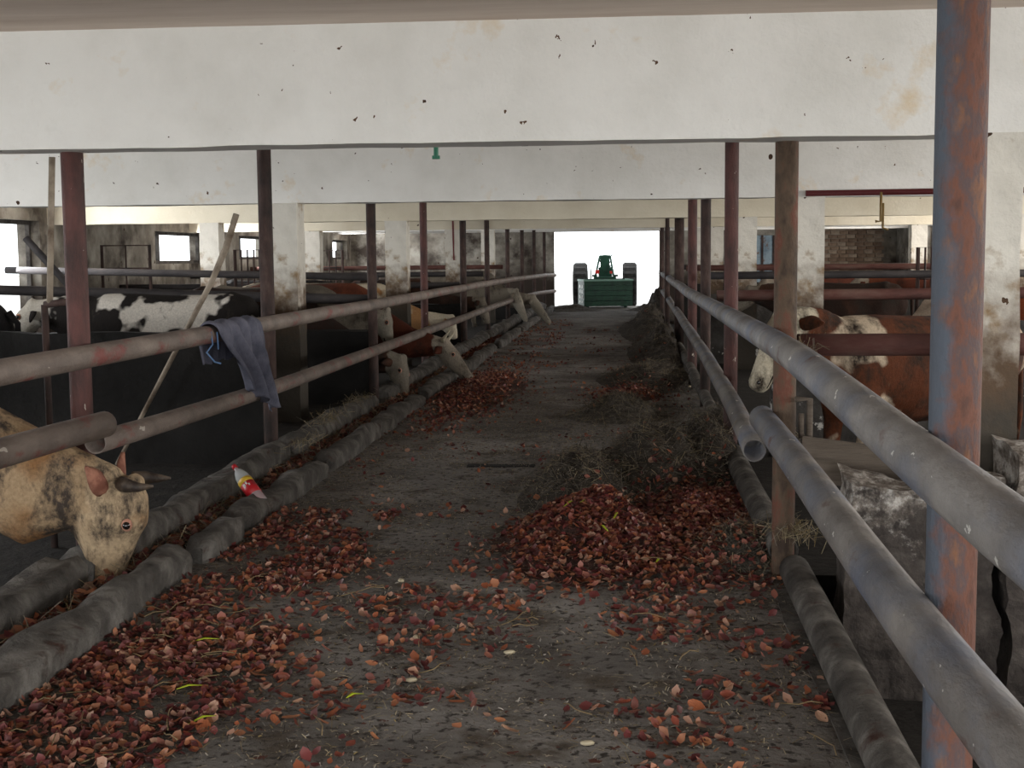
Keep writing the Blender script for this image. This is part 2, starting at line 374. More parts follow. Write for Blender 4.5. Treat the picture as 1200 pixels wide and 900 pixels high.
# ------------------------------------------------------------------ kerbs and trough
rl = random.Random(3)
t = empty('feed_trough', (-2.45, 20, 0), 0, 'long concrete feed trough with worn kerbs along the left fence', 'trough')
def kseg(name, x, y0, y1, w_, h_, seed, parent, m=m_kerb, yaw=0, z=0):
    L = y1-y0
    bm = bmesh.new(); n_ = max(4, int(L/.08)); prof = [(-.5, 0), (-.5, .7), (-.36, .95), (0, 1.02), (.36, .95), (.5, .7), (.5, 0)]
    rows = []
    for i in range(n_+1):
        y = -L/2+L*i/n_; row = []
        e = min(i, n_-i); sh = 1-.35*(e == 0)
        for (u, q) in prof:
            p = Vector((u*w_*sh, y, q*h_*sh-.05*(q == 0)))
            p += noise.noise_vector(Vector((p.x*6+seed*3, (p.y+y0)*1.7, p.z*6)))*.05+noise.noise_vector(Vector((p.x*20+seed, (p.y+y0)*6, p.z*20)))*.022
            row.append(bm.verts.new(p))
        rows.append(row)
    for r0, r1 in zip(rows[:-1], rows[1:]):
        for a_, b_, c_, d_ in zip(r0[:-1], r0[1:], r1[1:], r1[:-1]): bm.faces.new((a_, b_, c_, d_)).smooth = True
    bm.faces.new(rows[0]); bm.faces.new(rows[-1][::-1])
    bmesh.ops.recalc_face_normals(bm, faces=bm.faces)
    me = bpy.data.meshes.new(name); bm.to_mesh(me); bm.free()
    o = link(name, me, m, parent); o.location = Vector((x, (y0+y1)/2, z))-(parent.location if parent else Vector((0, 0, 0))); o.rotation_euler.z = yaw
    return o
for i, (y0, y1, x, yaw) in enumerate([(1.5, 3.9, -2.28, 0), (3.95, 6.6, -2.275, .005), (6.72, 7.5, -2.26, .03), (7.55, 9.6, -2.28, -.015), (9.75, 14.4, -2.28, .0), (14.9, 17.9, -2.3, .01), (18.6, 22.5, -2.27, 0), (23.2, 27.8, -2.25, .0), (28.4, 33.6, -2.24, .0), (34.2, 40.5, -2.2, 0)]):
    kseg('kerb', x, y0, y1, .17, (.16, .15, .13, .12, .13, .14, .13, .12, .12, .12)[i], i, t, yaw=yaw)
for i, (y0, y1, x) in enumerate([(1.5, 6.1, -2.66), (6.2, 10.05, -2.66), (10.2, 13.6, -2.66), (14.4, 18.2, -2.66), (18.6, 25, -2.66), (25.3, 33, -2.63), (33.2, 41, -2.55)]):
    kseg('back_kerb', x, y0, y1, .21, .20, i+30, t)
mb = MB(); mb.box(-.16, .16, -18.5, 20.5, -.03, .02); mb.build('trough_bed', m_pen, t)
# right kerb pipes
tt = [((1090, 975), (948, 672), 3.75, 6.9), ]
rail('kerb_pipe', [(.80, 2.6, .03), (.815, 4.2, .04), (.83, 6.55, .05)], .075, m_kerb, 'dark pipe lying along the right kerb, nearest length')
rail('kerb_pipe', [(.80, 6.75, .10), (.79, 8.5, .12), (.80, 9.9, .13)], .075, m_kerb, 'dark pipe lying along the right kerb beside the onion heap')
rail('kerb_pipe', [(.79, 10.15, .12), (.83, 14, .13), (.87, 20, .13), (.9, 33, .13)], .06, m_kerb, 'thin kerb pipe continuing along the right fence to the far door')
tag(rough_box('kerb_ledge', .70, .90, 2.2, 33, -.45, .0, m_kerb, n=(1, 60, 2), amp=.02, seed=50), 'low dark concrete ledge under the right fence', 'kerb')

# ------------------------------------------------------------------ partitions and cross rails
def part_wall(lab, x0, x1, y, zt, m, seed, topamp=.05, th=.13, z0=-.5):
    return tag(rough_box('partition_wall', x0, x1, y, y+th, z0, zt, m, n=(int((x1-x0)*8), 1, 8), amp=.02, topamp=topamp, seed=seed), lab, 'wall')
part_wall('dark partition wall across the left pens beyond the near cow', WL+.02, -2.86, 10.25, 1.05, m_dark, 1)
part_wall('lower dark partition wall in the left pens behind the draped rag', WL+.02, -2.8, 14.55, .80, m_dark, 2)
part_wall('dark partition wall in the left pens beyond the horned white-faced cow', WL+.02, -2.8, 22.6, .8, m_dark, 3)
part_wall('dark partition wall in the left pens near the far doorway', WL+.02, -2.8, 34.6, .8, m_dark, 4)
m_pw = M('grey partition with white flaking', [(.3, (.03, .027, .025, 1)), (.6, (.07, .065, .06, 1)), (.8, (.11, .105, .1, 1))], 4, .9, .8, 22, over=[((.5, .49, .46, 1), 6, .60, .63)])
tag(rough_box('partition_wall', 1.2, WR-.02, 11.0, 11.15, -.4, 1.06, m_pw, n=(50, 1, 8), amp=.02, seed=7), 'grey partition wall with white top edge behind the brown cow', 'wall')
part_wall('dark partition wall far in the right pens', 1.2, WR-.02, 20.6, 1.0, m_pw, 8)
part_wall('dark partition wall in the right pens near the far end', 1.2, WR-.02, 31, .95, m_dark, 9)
# near right rubble wall with limewash on its upper part
m_rub = M('crumbling concrete wall, limewash left on top', [(.3, (.022, .018, .016, 1)), (.55, (.062, .052, .046, 1)), (.8, (.13, .115, .10, 1))], 7, .92, 1, 30)
def lime_top(m, z0, z1):
    n, l = m.node_tree.nodes, m.node_tree.links; p = n['Principled BSDF']; src = p.inputs['Base Color'].links[0].from_socket
    tc = n.new('ShaderNodeTexCoord'); sp = n.new('ShaderNodeSeparateXYZ'); l.new(tc.outputs['Object'], sp.inputs[0])
    t_ = nz(n, l, tc.outputs['Object'], 6, 8, .7)
    ad = n.new('ShaderNodeMath'); ad.operation = 'MULTIPLY_ADD'; l.new(t_, ad.inputs[0]); ad.inputs[1].default_value = 1.3; l.new(sp.outputs[2], ad.inputs[2])
    mr = n.new('ShaderNodeMapRange'); mr.inputs[1].default_value = z0+.65; mr.inputs[2].default_value = z1+.65; l.new(ad.outputs[0], mr.inputs[0])
    lc = ramp(n, l, nz(n, l, tc.outputs['Object'], 13, 10, .75), [(.38, (.10, .08, .065, 1)), (.5, (.26, .23, .2, 1)), (.58, (.50, .475, .44, 1))])
    l.new(mix(n, l, mr.outputs[0], src, lc), p.inputs['Base Color'])
lime_top(m_rub, .40, .56)
tag(rough_box('rubble_wall', .99, 1.66, 6.02, 6.3, -.6, .60, m_rub, n=(22, 4, 26), amp=.05, topamp=.16, seed=11, scale=3.2), 'crumbling low wall with flaking limewash beside the second right post', 'wall')
tag(rough_box('rubble_wall', 1.70, 4.6, 5.98, 6.3, -.6, .74, m_rub, n=(40, 4, 24), amp=.05, topamp=.14, seed=12, scale=3.2), 'higher crumbling wall at the right edge, behind the thick post', 'wall')
def cross(x0, x1, y, z, r, m, lab, dz=0):
    n_ = 8; mb = MB(); mb.tube([(x0+(x1-x0)*k/n_, y, z+dz*k/n_) for k in range(n_+1)], r, 14, True)
    return tag(mb.build('cross_rail', m, smooth=True), lab, 'rail')
cross(.86, WR-.05, 6.5+.27, at(1000, 404, 6.77).z, .056, m_barrail, 'thick brown cross rail joining the second right post, in front of the brown cow')
cross(.9, WR-.05, 13.3, at(960, 346, 13.3).z, .055, m_barrail, 'brown cross rail in the right pens, second from the front', .03)
cross(1.0, WR-.05, 17.6, at(960, 322, 17.6).z, .05, m_darkrail, 'dark cross rail in the right pens, third from the front')
cross(1.0, WR-.05, 22.3, at(960, 313, 22.3).z, .05, m_barrail, 'brown cross rail in the right pens, fourth from the front')
cross(1.0, WR-.05, 27, at(960, 312, 27).z, .05, m_darkrail, 'dark cross rail in the right pens, fifth from the front')
cross(WL-.02, -2.8, 14.42, at(250, 345, 14.42).z+.12, .055, m_darkrail, 'dark cross rail in the left pens, behind the second left post', -.19)
cross(WL-.02, -3.4, 18.2, at(250, 323, 18.2).z+.1, .05, m_darkrail, 'dark cross rail in the left pens, second from the front', -.14)
cross(WL-.02, -2.8, 22.4, at(250, 336, 22.4).z, .05, m_darkrail, 'dark cross rail in the left pens, low, third from the front')
cross(WL-.02, -2.8, 26.2, at(450, 322, 26.2).z, .05, m_darkrail, 'dark cross rail in the left pens, fourth from the front')
cross(WL-.02, -2.8, 30.5, at(450, 314, 30.5).z, .05, m_barrail, 'brown cross rail in the left pens near the far wall')
# red water pipe with drops
pipe = empty('water_pipe', (1.8, 12.9, 2.16), 0, 'dark red water pipe under the second beam on the right', 'pipe')
mb = MB(); zz = at(1000, 226, 12.9).z-2.16; mb.tube([(-.1, 0, zz), (6.3, 0, zz+.02)], .028, 10); mb.build('pipe', m_redpipe, pipe, smooth=True)
for px in (1032, 1185):
    p_ = at(px, 250, 12.86); mb = MB()
    mb.tube([(p_.x-1.8, -.05, zz), (p_.x-1.8, -.05, zz-.27), (p_.x-1.8-.05, -.05, zz-.27)], .013, 8)
    mb.tube([(p_.x-1.8+.02, -.05, zz-.1), (p_.x-1.8+.02, -.05, zz-.33), (p_.x-1.8+.07, -.05, zz-.35)], .012, 8)
    mb.build('drop_pipe', m_brass, pipe, smooth=True)
mb = MB(); a = at(437-0, 0, 20)
# thin vertical conduit at far left
mb = MB(); p0 = at(61, 184, 7.2); p1 = at(56, 496, 7.2); mb.tube([p0, p0.lerp(p1, .55)], .018, 10)
co = tag(mb.build('conduit', m_stick, smooth=True), 'thin pale vertical pipe left of the red-brown post', 'pipe')
mb = MB(); q0 = p0.lerp(p1, .55)+Vector((-.03, 0, 0)); mb.tube([q0, (q0.x, 7.2, -.1)], .02, 10)
mb.tube([q0, q0+Vector((.17, 0, .02))], .02, 8); mb.build('lower_sleeve', m_rustdark, co, smooth=True)
mb = MB(); p_ = at(90, 345, 12.1); mb.tube([at(30, 279, 12.1), at(60, 312, 12.1), p_], .035, 10); mb.tube([p_+Vector((0, 0, .03)), (p_.x, 12.1, -.03)], .035, 10)
tag(mb.build('brace_pipe', m_darkrail, smooth=True), 'short slanting dark brace beside the bright left opening', 'pipe')
# leaning stick
mb = MB(); p0 = at(277, 251, 10.0); p1 = at(248, 330, 10.05); p2 = at(165, 490, 10.1); p3 = p2+(p2-p1)*.35
mb.tube([p0, p0.lerp(p1, .5)+Vector((.015, 0, 0)), p1, p2, p3], [.024, .026, .022, .017, .015], 10)
tag(mb.build('leaning_stick', m_stick, smooth=True), 'long pale stick leaning over the left pens behind the rag', 'stick')
mb = MB(); p0 = at(530, 238, 26.15); p1 = at(532, 305, 26.15); mb.tube([p0, p1], .02, 6)
tag(mb.build('hanging_cord', m_redpipe), 'thin reddish cord hanging beneath the third beam', 'cord')
g = at(511, 180, 6.48); mb = MB(); mb.tube([g+Vector((0, 0, .03)), g-Vector((0, 0, .012))], [.012, .012], 8); mb.box(g.x-.018, g.x+.018, g.y-.01, g.y+.01, g.z-.026, g.z-.01)
tag(mb.build('green_clip', m_green), 'small green plastic clip hanging under the nearest beam', 'clip')

# pen gates (dark tubular frames deep on the left)
def gate(px0, px1, py0, py1, Y, lab, bars=2, vb=3):
    a = at(px0, py0, Y); b = at(px1, py1, Y)
    t = empty('pen_gate', (a.x, Y, -.03), 0, lab, 'gate'); w_ = b.x-a.x; h_ = a.z+.03; bars += 2
    mb = MB(); mb.tube([(0, 0, 0), (0, 0, h_), (w_, 0, h_), (w_, 0, 0), (0, 0, 0)], .028, 8); mb.build('gate_frame', m_rustdark, t, smooth=True)
    for k in range(bars):
        mb = MB(); z = h_*(k+1)/(bars+1); mb.tube([(0, 0, z), (w_, 0, z)], .018, 8); mb.build('bar', m_rustdark, t, smooth=True)
    for k in range(vb):
        mb = MB(); x = w_*(k+1)/(vb+1); mb.tube([(x, 0, 0), (x, 0, h_)], .015, 8); mb.build('bar', m_rustdark, t, smooth=True)
gate(119, 177, 288, 345, 21, 'dark tubular pen gate left of the bright square window', 2, 1)
gate(275, 306, 293, 345, 21.5, 'dark barred pen gate right of the bright square window')
gate(370, 402, 294, 330, 28, 'small dark barred pen gate by the small far window')
gate(1076, 1092, 290, 345, 19, 'narrow pen gate seen beside the thick right post', 1, 1)
# blue door panel and brick infill on the far wall, right side
m_blue = M('faded blue panel', [(.35, rgb(110, 130, 146)), (.6, rgb(150, 168, 180))], 4, .8, .3, 30, over=[(rgb(120, 92, 74), 5, .56, .66)])
a = at(880, 276, 41.9); b = at(906, 330, 41.9); mb = MB(); mb.box(a.x, b.x, 41.86, 41.99, 0, a.z)
pn = tag(mb.build('door_panel', m_blue), 'faded blue door panel on the far wall right of the doorway', 'door')
mb = MB()
for q in (.0, .5, 1.): x = a.x+(b.x-a.x)*q; mb.box(x-.03, x+.03, 41.82, 41.86, 0, a.z)
mb.build('batten', m_rustdark, pn)
m_brick = [M('old brick %d' % i, [(.3, c0), (.7, c1)], 8, .9, .5, 30) for i, (c0, c1) in enumerate([(rgb(104, 84, 68), rgb(146, 126, 108)), (rgb(120, 104, 88), rgb(166, 150, 134)), (rgb(92, 76, 62), rgb(134, 112, 96))])]
a = at(950, 266, 41.9); b = at(1040, 312, 41.9)
bi = empty('brick_infill', ((a.x+b.x)/2, 41.98, .9), 0, 'patch of rough brown brickwork on the far wall at right', 'brickwork')
proto = {}
rows_ = 13; bw = .27; bh = (a.z-.9)/rows_
for r_ in range(rows_):
    for c_ in range(int((b.x-a.x)/bw)):
        key = (r_*3+c_*7+(r_*c_) % 5) % 3
        if key not in proto:
            mb = MB(); mb.box(-bw/2+.006, bw/2-.006, -.07, -.005, .006, bh-.006); proto[key] = mb.build('brick', m_brick[key], bi); o = proto[key]
        else: o = proto[key].copy(); C.objects.link(o); o.parent = bi
        o.location = (a.x-bi.location.x+bw*(c_+.5+.25*(r_ % 2)), rl.uniform(-.025, .0), r_*bh)

# ------------------------------------------------------------------ cattle
def coat(name, base, patch, scale, lo, hi, face, dirt=(.06, .045, .03, 1), dl=.58, dh=.72, seed=0.):
    m, t, n, l, p = newmat(name)
    tc = n.new('ShaderNodeTexCoord'); mp = n.new('ShaderNodeMapping'); l.new(tc.outputs['Object'], mp.inputs[0]); mp.inputs['Location'].default_value = (seed, seed*.7, 0)
    v = mp.outputs[0]
    c = mix(n, l, ramp(n, l, nz(n, l, v, scale, 3, .5), [(lo, B1), (hi, W1)]), base, patch)
    at_ = n.new('ShaderNodeAttribute'); at_.attribute_name = 'face_mask'
    ad = n.new('ShaderNodeMath'); ad.operation = 'MULTIPLY_ADD'; l.new(nz(n, l, v, 7, 4), ad.inputs[0]); ad.inputs[1].default_value = .8
    l.new(at_.outputs['Fac'], ad.inputs[2])
    c = mix(n, l, ramp(n, l, ad.outputs[0], [(.78, B1), (.9, W1)]), c, face)
    st = n.new('ShaderNodeMapping'); l.new(tc.outputs['Object'], st.inputs[0]); st.inputs['Scale'].default_value = (1, 1, .6)
    c = mix(n, l, ramp(n, l, nz(n, l, st.outputs[0], 6, 10, .72), [(dl, B1), (dh, W1)]), c, dirt)
    c = mix(n, l, .25, c, ramp(n, l, nz(n, l, v, 60, 4), [(.35, B1), (.65, W1)]), 'MULTIPLY')
    l.new(c, p.inputs['Base Color']); p.inputs['Roughness'].default_value = .85; p.inputs['Specular IOR Level'].default_value = .2
    b = n.new('ShaderNodeBump'); b.inputs['Strength'].default_value = .9; b.inputs['Distance'].default_value = .012
    l.new(nz(n, l, st.outputs[0], 45, 8, .7), b.inputs['Height']); l.new(b.outputs[0], p.inputs['Normal'])
    return m
m_skin = M('pink ear skin', [(.4, rgb(120, 76, 62)), (.6, rgb(160, 112, 92))], 12)
m_horn = M('horn', [(.4, rgb(50, 42, 38)), (.6, rgb(96, 84, 72))], 9, .5)
m_hornp = M('pale horn', [(.4, rgb(150, 140, 120)), (.6, rgb(190, 182, 160))], 9, .5)
m_eye = plain('dark eye', (.01, .008, .007, 1), .08, .8)
m_lid = plain('pink eyelid', rgb(178, 128, 108), .7)
m_nose = M('pinkish grey muzzle', [(.4, rgb(120, 96, 84)), (.6, rgb(160, 130, 116))], 10, .5)
m_hoof = plain('hoof', rgb(48, 42, 38), .6)
def chain(mb, pts, ab, side=Vector((0, 1, 0)), seg=14):
    pts = [Vector(p) for p in pts]; n = len(pts); rings = []
    fr = []
    for i, p in enumerate(pts):
        t = (pts[min(i+1, n-1)]-pts[max(i-1, 0)]).normalized()
        s = (side-t*side.dot(t)).normalized(); u = t.cross(s)
        fr.append((p, t, s, u)); a_, b_ = ab[i]
        rings += [p+s*a_*math.cos(k*2*PI/seg)+u*b_*math.sin(k*2*PI/seg) for k in range(seg)]
    fs = [(i*seg+k, i*seg+(k+1) % seg, (i+1)*seg+(k+1) % seg, (i+1)*seg+k) for i in range(n-1) for k in range(seg)]
    fs += [tuple(range(seg-1, -1, -1)), tuple((n-1)*seg+k for k in range(seg))]
    mb.add(rings, fs); return fr
HEADAB = [(0, .075, .07), (.1, .105, .105), (.25, .112, .128), (.38, .112, .128), (.52, .088, .112), (.68, .068, .088), (.82, .068, .074), (.93, .070, .066), (1, .045, .042)]
def cow(x, y, z0, rz, poll, muzzle, neck, mat, label, s=1.0, hs=1.0, voxel=.022, horns=None, horn_mat=None, group=None, side=None, ears=True, horn_r=1, tilt=0, detail=True, ear_drop=-.25, width=1):
    t = empty('cow', (x, y, z0), rz, label, 'cow', group)
    poll = Vector(poll); muz = Vector(muzzle); side = Vector(side or (0, 1, 0)).normalized()
    mb = MB()
    T = [(-1.0, 1.10, .08, .10), (-.94, 1.08, .19, .22), (-.75, 1.03, .25, .31), (-.5, .98, .27, .335), (-.2, .94, .31, .37), (.1, .94, .31, .38), (.35, .98, .27, .355), (.55, 1.0, .23, .33), (.68, 1.0, .17, .25), (.74, .99, .10, .16)]
    chain(mb, [(a_, 0, b_) for a_, b_, _, _ in T], [(c_*width, d_) for _, _, c_, d_ in T], seg=20)
    # withers and hip bones
    chain(mb, [(-.72, -.2, 1.2), (-.7, 0, 1.27), (-.72, .2, 1.2)], [(.06, .08), (.07, .08), (.06, .08)], Vector((1, 0, 0)))
    neck_pts = [Vector((.3, 0, .98))]+[Vector(p[:3]) for p in neck]+[poll-(muz-poll).normalized()*-.06]
    chain(mb, neck_pts, [(.2, .3)]+[(p[3], p[4]) for p in neck]+[(.095, .11)], seg=18)
    hd = (muz-poll); sd = (side-hd.normalized()*side.dot(hd.normalized())).normalized(); up = hd.normalized().cross(sd)
    hp = [poll+hd*k+up*(-.015 if .1 < k < .6 else 0) for k, _, _ in HEADAB]
    fr = chain(mb, hp, [(a_*(1+(hs-1)*.5), b_*hs) for _, a_, b_ in HEADAB], side, 18)
    # poll crest, brow ridges and jaw
    chain(mb, [poll+hd*.04+up*.05-sd*.085, poll+hd*.02+up*.075, poll+hd*.04+up*.05+sd*.085], [(.035, .035), (.05, .05), (.035, .035)], Vector((1, 0, 0)) if abs(sd.x) < .5 else Vector((0, 0, 1)))
    chain(mb, [poll+hd*.22-up*.07*hs**2, poll+hd*.5-up*.085*hs**2, poll+hd*.85-up*.035], [(.05, .06), (.045, .05), (.03, .03)], side)
    for sg in (-1, 1):
        chain(mb, [(.42, sg*.15, .98), (.46, sg*.19, .75), (.47, sg*.18, .6), (.50, sg*.17, .42), (.49, sg*.17, .3), (.50, sg*.17, .15), (.53, sg*.17, .06)],
              [(.09, .18), (.075, .12), (.06, .075), (.055, .06), (.036, .042), (.042, .045), (.05, .06)])
        chain(mb, [(-.68, sg*.15, 1.02), (-.62, sg*.2, .82), (-.62, sg*.19, .66), (-.74, sg*.17, .5), (-.79, sg*.17, .44), (-.75, sg*.17, .28), (-.73, sg*.17, .14), (-.69, sg*.17, .06)],
              [(.11, .22), (.10, .2), (.075, .13), (.05, .07), (.045, .06), (.035, .045), (.042, .045), (.05, .06)])
    me = bpy.data.meshes.new('body'); me.from_pydata([tuple(v) for v in mb.v], [], mb.f); me.update()
    tmp = bpy.data.objects.new('tmp', me); C.objects.link(tmp)
    rm = tmp.modifiers.new('r', 'REMESH'); rm.mode = 'VOXEL'; rm.voxel_size = voxel
    sm = tmp.modifiers.new('s', 'SMOOTH'); sm.factor = .5; sm.iterations = 3
    dg = bpy.context.evaluated_depsgraph_get(); ev = bpy.data.meshes.new_from_object(tmp.evaluated_get(dg))
    bpy.data.objects.remove(tmp); ev.name = 'body'; ev.materials.clear()
    nv = len(ev.vertices); co_ = np.empty(nv*3, 'f'); ev.vertices.foreach_get('co', co_); co_ = co_.reshape(-1, 3)
    hdv = np.array(hd); pv = np.array(poll); L2 = hdv @ hdv
    k = np.clip((co_-pv) @ hdv/L2, 0, 1); dist = np.linalg.norm(co_-(pv+k[:, None]*hdv), axis=1)
    fm = np.clip(1.35-dist/.17, 0, .6) + .0
    at_ = ev.attributes.new('face_mask', 'FLOAT', 'POINT'); at_.data.foreach_set('value', fm.astype('f'))
    # neck folds
    if voxel < .02:
        nk = np.clip(1-np.abs(np.linalg.norm(co_-(pv+np.array([-.28, 0, .0])), axis=1)-.0)/.34, 0, 1)
        for i in np.nonzero(nk > 0)[0]:
            c = Vector(co_[i]); w_ = math.sin(c.x*70+c.z*34+noise.noise(c*6)*5)
            c += Vector((0, math.copysign(1, c.y), 0))*w_*.006*nk[i]; ev.vertices[i].co = c
    body = link('body', ev, mat, t, True)
    for sg in (-1, 1):
        # eye
        if detail:
            uo = .05+.14*(hs-1); e = poll+hd*.36+sd*sg*(.112*(1+(hs-1)*.5)*math.sqrt(1-(uo/(.128*hs))**2)-.005)+up*uo
            for nm, r_, mm, off in (('eyelid', .026, m_lid, -.003), ('eye', .019, m_eye, .009)):
                bm = bmesh.new(); bmesh.ops.create_uvsphere(bm, u_segments=14, v_segments=10, radius=r_)
                mm_ = bpy.data.meshes.new(nm); bm.to_mesh(mm_); bm.free(); o = link(nm, mm_, mm, t, True); o.location = e+(sd*sg+up*.2).normalized()*off
                if nm == 'eyelid': o.scale = (1, .8, 1.15)
            q = poll+hd*.93+sd*sg*.045+up*.038
            bm = bmesh.new(); bmesh.ops.create_uvsphere(bm, u_segments=10, v_segments=8, radius=.015)
            mm_ = bpy.data.meshes.new('nostril'); bm.to_mesh(mm_); bm.free(); o = link('nostril', mm_, m_eye, t, True); o.location = q
        if ears:
            base = poll+hd*.10+sd*sg*.095-up*.015; d_ = (sd*sg*1.0-up*.35+Vector((0, 0, ear_drop))).normalized()
            wv = d_.cross(up).normalized(); nv_ = d_.cross(wv).normalized(); L = .19
            V = []; Fc = []
            for i in range(7):
                q = i/6; w_ = .055*math.sin(PI*min(1, q**.8*.82+.16))+.003
                for j in range(5):
                    u_ = (j-2)/2; V.append(base+d_*L*q+wv*u_*w_+nv_*(.035*(u_*u_-.5)*(1-q*.5)))
            for i in range(6):
                for j in range(4): a_ = i*5+j; Fc.append((a_, a_+1, a_+6, a_+5))
            me = bpy.data.meshes.new('ear'); me.from_pydata([tuple(v) for v in V], [], Fc); o = link('ear', me, m_skin if mat.get('pink') else mat, t, True)
            sf = o.modifiers.new('s', 'SOLIDIFY'); sf.thickness = .012
        if horns:
            hb = poll+hd*.02+sd*sg*.075+up*.04; P = [hb, hb+sd*sg*.05*horns+up*.05*horns-hd*.02, hb+sd*sg*.065*horns+up*.12*horns-hd*.04*horns, hb+sd*sg*.05*horns+up*.20*horns-hd*.08*horns]
            m2 = MB(); m2.tube(P, [.028*horn_r, .024*horn_r, .016*horn_r, .006], 10); m2.build('horn', horn_mat or m_horn, t, smooth=True)
    if detail:
        # mouth line and muzzle pad
        m2 = MB(); c0 = poll+hd*.99
        m2.tube([poll+hd*.78-sd*.066-up*.03, poll+hd*.93-sd*.06-up*.028, c0-up*.03, poll+hd*.93+sd*.06-up*.028, poll+hd*.78+sd*.066-up*.03], .006, 6)
        m2.build('mouth', m_eye, t)
    m2 = MB(); m2.tube([(-.99, 0, 1.2), (-1.07, 0, 1.1), (-1.08, 0, .8), (-1.07, 0, .55), (-1.06, 0, .35)], [.035, .028, .02, .03, .012], 8); m2.build('tail', mat, t, smooth=True)
    t.scale = (s, s, s)
    return t
def c4(r, g, b): return rgb(r, g, b)
cream = coat('cream coat, soiled', c4(176, 150, 118), c4(146, 108, 72), 2.6, .48, .6, c4(190, 166, 134), (.065, .05, .04, 1), .47, .60); cream['pink'] = 1
brownw = coat('chestnut coat with white patches', c4(100, 56, 34), c4(206, 188, 164), 1.9, .55, .58, c4(206, 196, 174), (.03, .02, .014, 1), .44, .62, 1.3)
redd = coat('dark red coat', c4(84, 42, 28), c4(110, 60, 38), 2, .55, .65, c4(150, 140, 126), (.02, .015, .012, 1), .52, .72)
greyc = coat('pale grey coat', c4(128, 120, 108), c4(100, 93, 83), 2, .5, .6, c4(158, 151, 138), (.04, .035, .03, 1), .55, .7)
blackw = coat('black coat with white streaks', c4(30, 26, 24), c4(206, 200, 190), 2.4, .50, .54, c4(190, 184, 172), (.05, .04, .03, 1), .6, .75, 4.)
blackc = coat('black coat', c4(24, 22, 24), c4(34, 32, 32), 2, .5, .6, c4(30, 28, 28))
tanc = coat('tan coat with white', c4(176, 132, 88), c4(210, 198, 176), 2.2, .5, .55, c4(200, 190, 170), (.05, .04, .03, 1), .6, .75)
darkh = coat('dark brown coat with grey face', c4(48, 34, 28), c4(70, 46, 34), 2, .5, .6, c4(130, 122, 110), (.03, .025, .02, 1), .52, .66)

def feeding(s, wx, wy, poll_w, muz_w, mat, label, rz=0, low=.14, z0=-.045, nk=1, **k):
    """a cow with its neck stretched down to the feed; poll_w / muz_w in world space"""
    c_, s_ = math.cos(-rz), math.sin(-rz)
    def loc(p):
        d = Vector(p)-Vector((wx, wy, z0)); return Vector((d.x*c_-d.y*s_, d.x*s_+d.y*c_, d.z))/s
    pl, mz = loc(poll_w), loc(muz_w)
    n1 = Vector((.62, 0, .93)).lerp(pl, .18); n2 = Vector((.62, 0, .93)).lerp(pl, .60)
    n2.z -= .02+low; n1.z -= low*.8
    return cow(wx, wy, z0, rz, pl, mz, [(*n1, .17*nk, .27), (*n2, .13*nk, .21*nk)], mat, label, s, **k)
# near cream cow
feeding(1.05, -4.2, 6.3, at(141, 560, 6.3), at(120, 684, 6.3), cream, 'cream-tan soiled cow with dark horns eating at the near left', voxel=.014, horns=.8, ear_drop=1.0, hs=1.38, low=.19, nk=1.3, horn_r=1.35)
feeding(1.0, -4.25, 15.1, at(466, 420, 15.1), at(474, 470, 14.9), darkh, 'dark brown grey-faced cow eating, between the third and fourth left posts', rz=-.25, voxel=.025)
feeding(1.0, -4.05, 17.2, at(517, 402, 17.2), at(553, 448, 17.1), redd, 'dark red cow with white face and upright horn eating at left', rz=-.05, voxel=.025, horns=.9, horn_mat=m_hornp)
feeding(1.0, -4.2, 15.9, at(447, 364, 15.9), at(456, 404, 15.9), greyc, 'pale grey cow with white face behind the third left post', rz=.0, voxel=.028)
feeding(1.0, -3.95, 30.2, at(602, 340, 30.2), at(617, 378, 30.2), greyc, 'grey cow eating near the far doorway, left one of a pair', voxel=.035, detail=False)
feeding(1.0, -3.85, 31.7, at(622, 348, 31.7), at(645, 380, 31.7), greyc, 'pale cow eating nearest the far doorway on the left', voxel=.035, detail=False)
feeding(.95, -4.3, 20.5, at(525, 372, 20.5), at(533, 398, 20.5), tanc, 'tan and white cow behind the dark red one', voxel=.035, detail=False)
feeding(.95, -4.3, 25, at(562, 350, 25), at(572, 380, 25), darkh, 'dark cow standing between the fifth and sixth left posts', voxel=.035, detail=False)
def standing(x, y, rz, mat, label, s=1.0, z0=-.045, poll=(1.2, 0, 1.2), muz=(1.55, 0, .85), **k):
    pl = Vector(poll); n1 = Vector((.62, 0, 1.02)).lerp(pl, .2); n2 = Vector((.62, 0, 1.02)).lerp(pl, .62)
    k.setdefault('voxel', .03)
    return cow(x, y, z0, rz, poll, muz, [(*n1, .17, .26), (*n2, .12, .19)], mat, label, s, **k)
standing(-4.5, 12.6, PI+.05, blackw, 'black and white streaked cow standing left of centre behind the dark wall', 1.0)
standing(-6.4, 11.3, PI, blackc, 'black cow at the far left edge, hindquarters in view', 1.0)
standing(-4.6, 18.9, 0, greyc, 'light grey cow back seen behind the third left post', .98, poll=(1.1, 0, .9), muz=(1.3, 0, .5), detail=False)
standing(-5.2, 20.8, .3, tanc, 'tan cow deep in the left pens', .95, poll=(1.1, 0, .95), muz=(1.3, 0, .55), detail=False)
standing(-6.8, 25, .3, blackc, 'dark cow deep in the left pens under the small window', .95, detail=False)
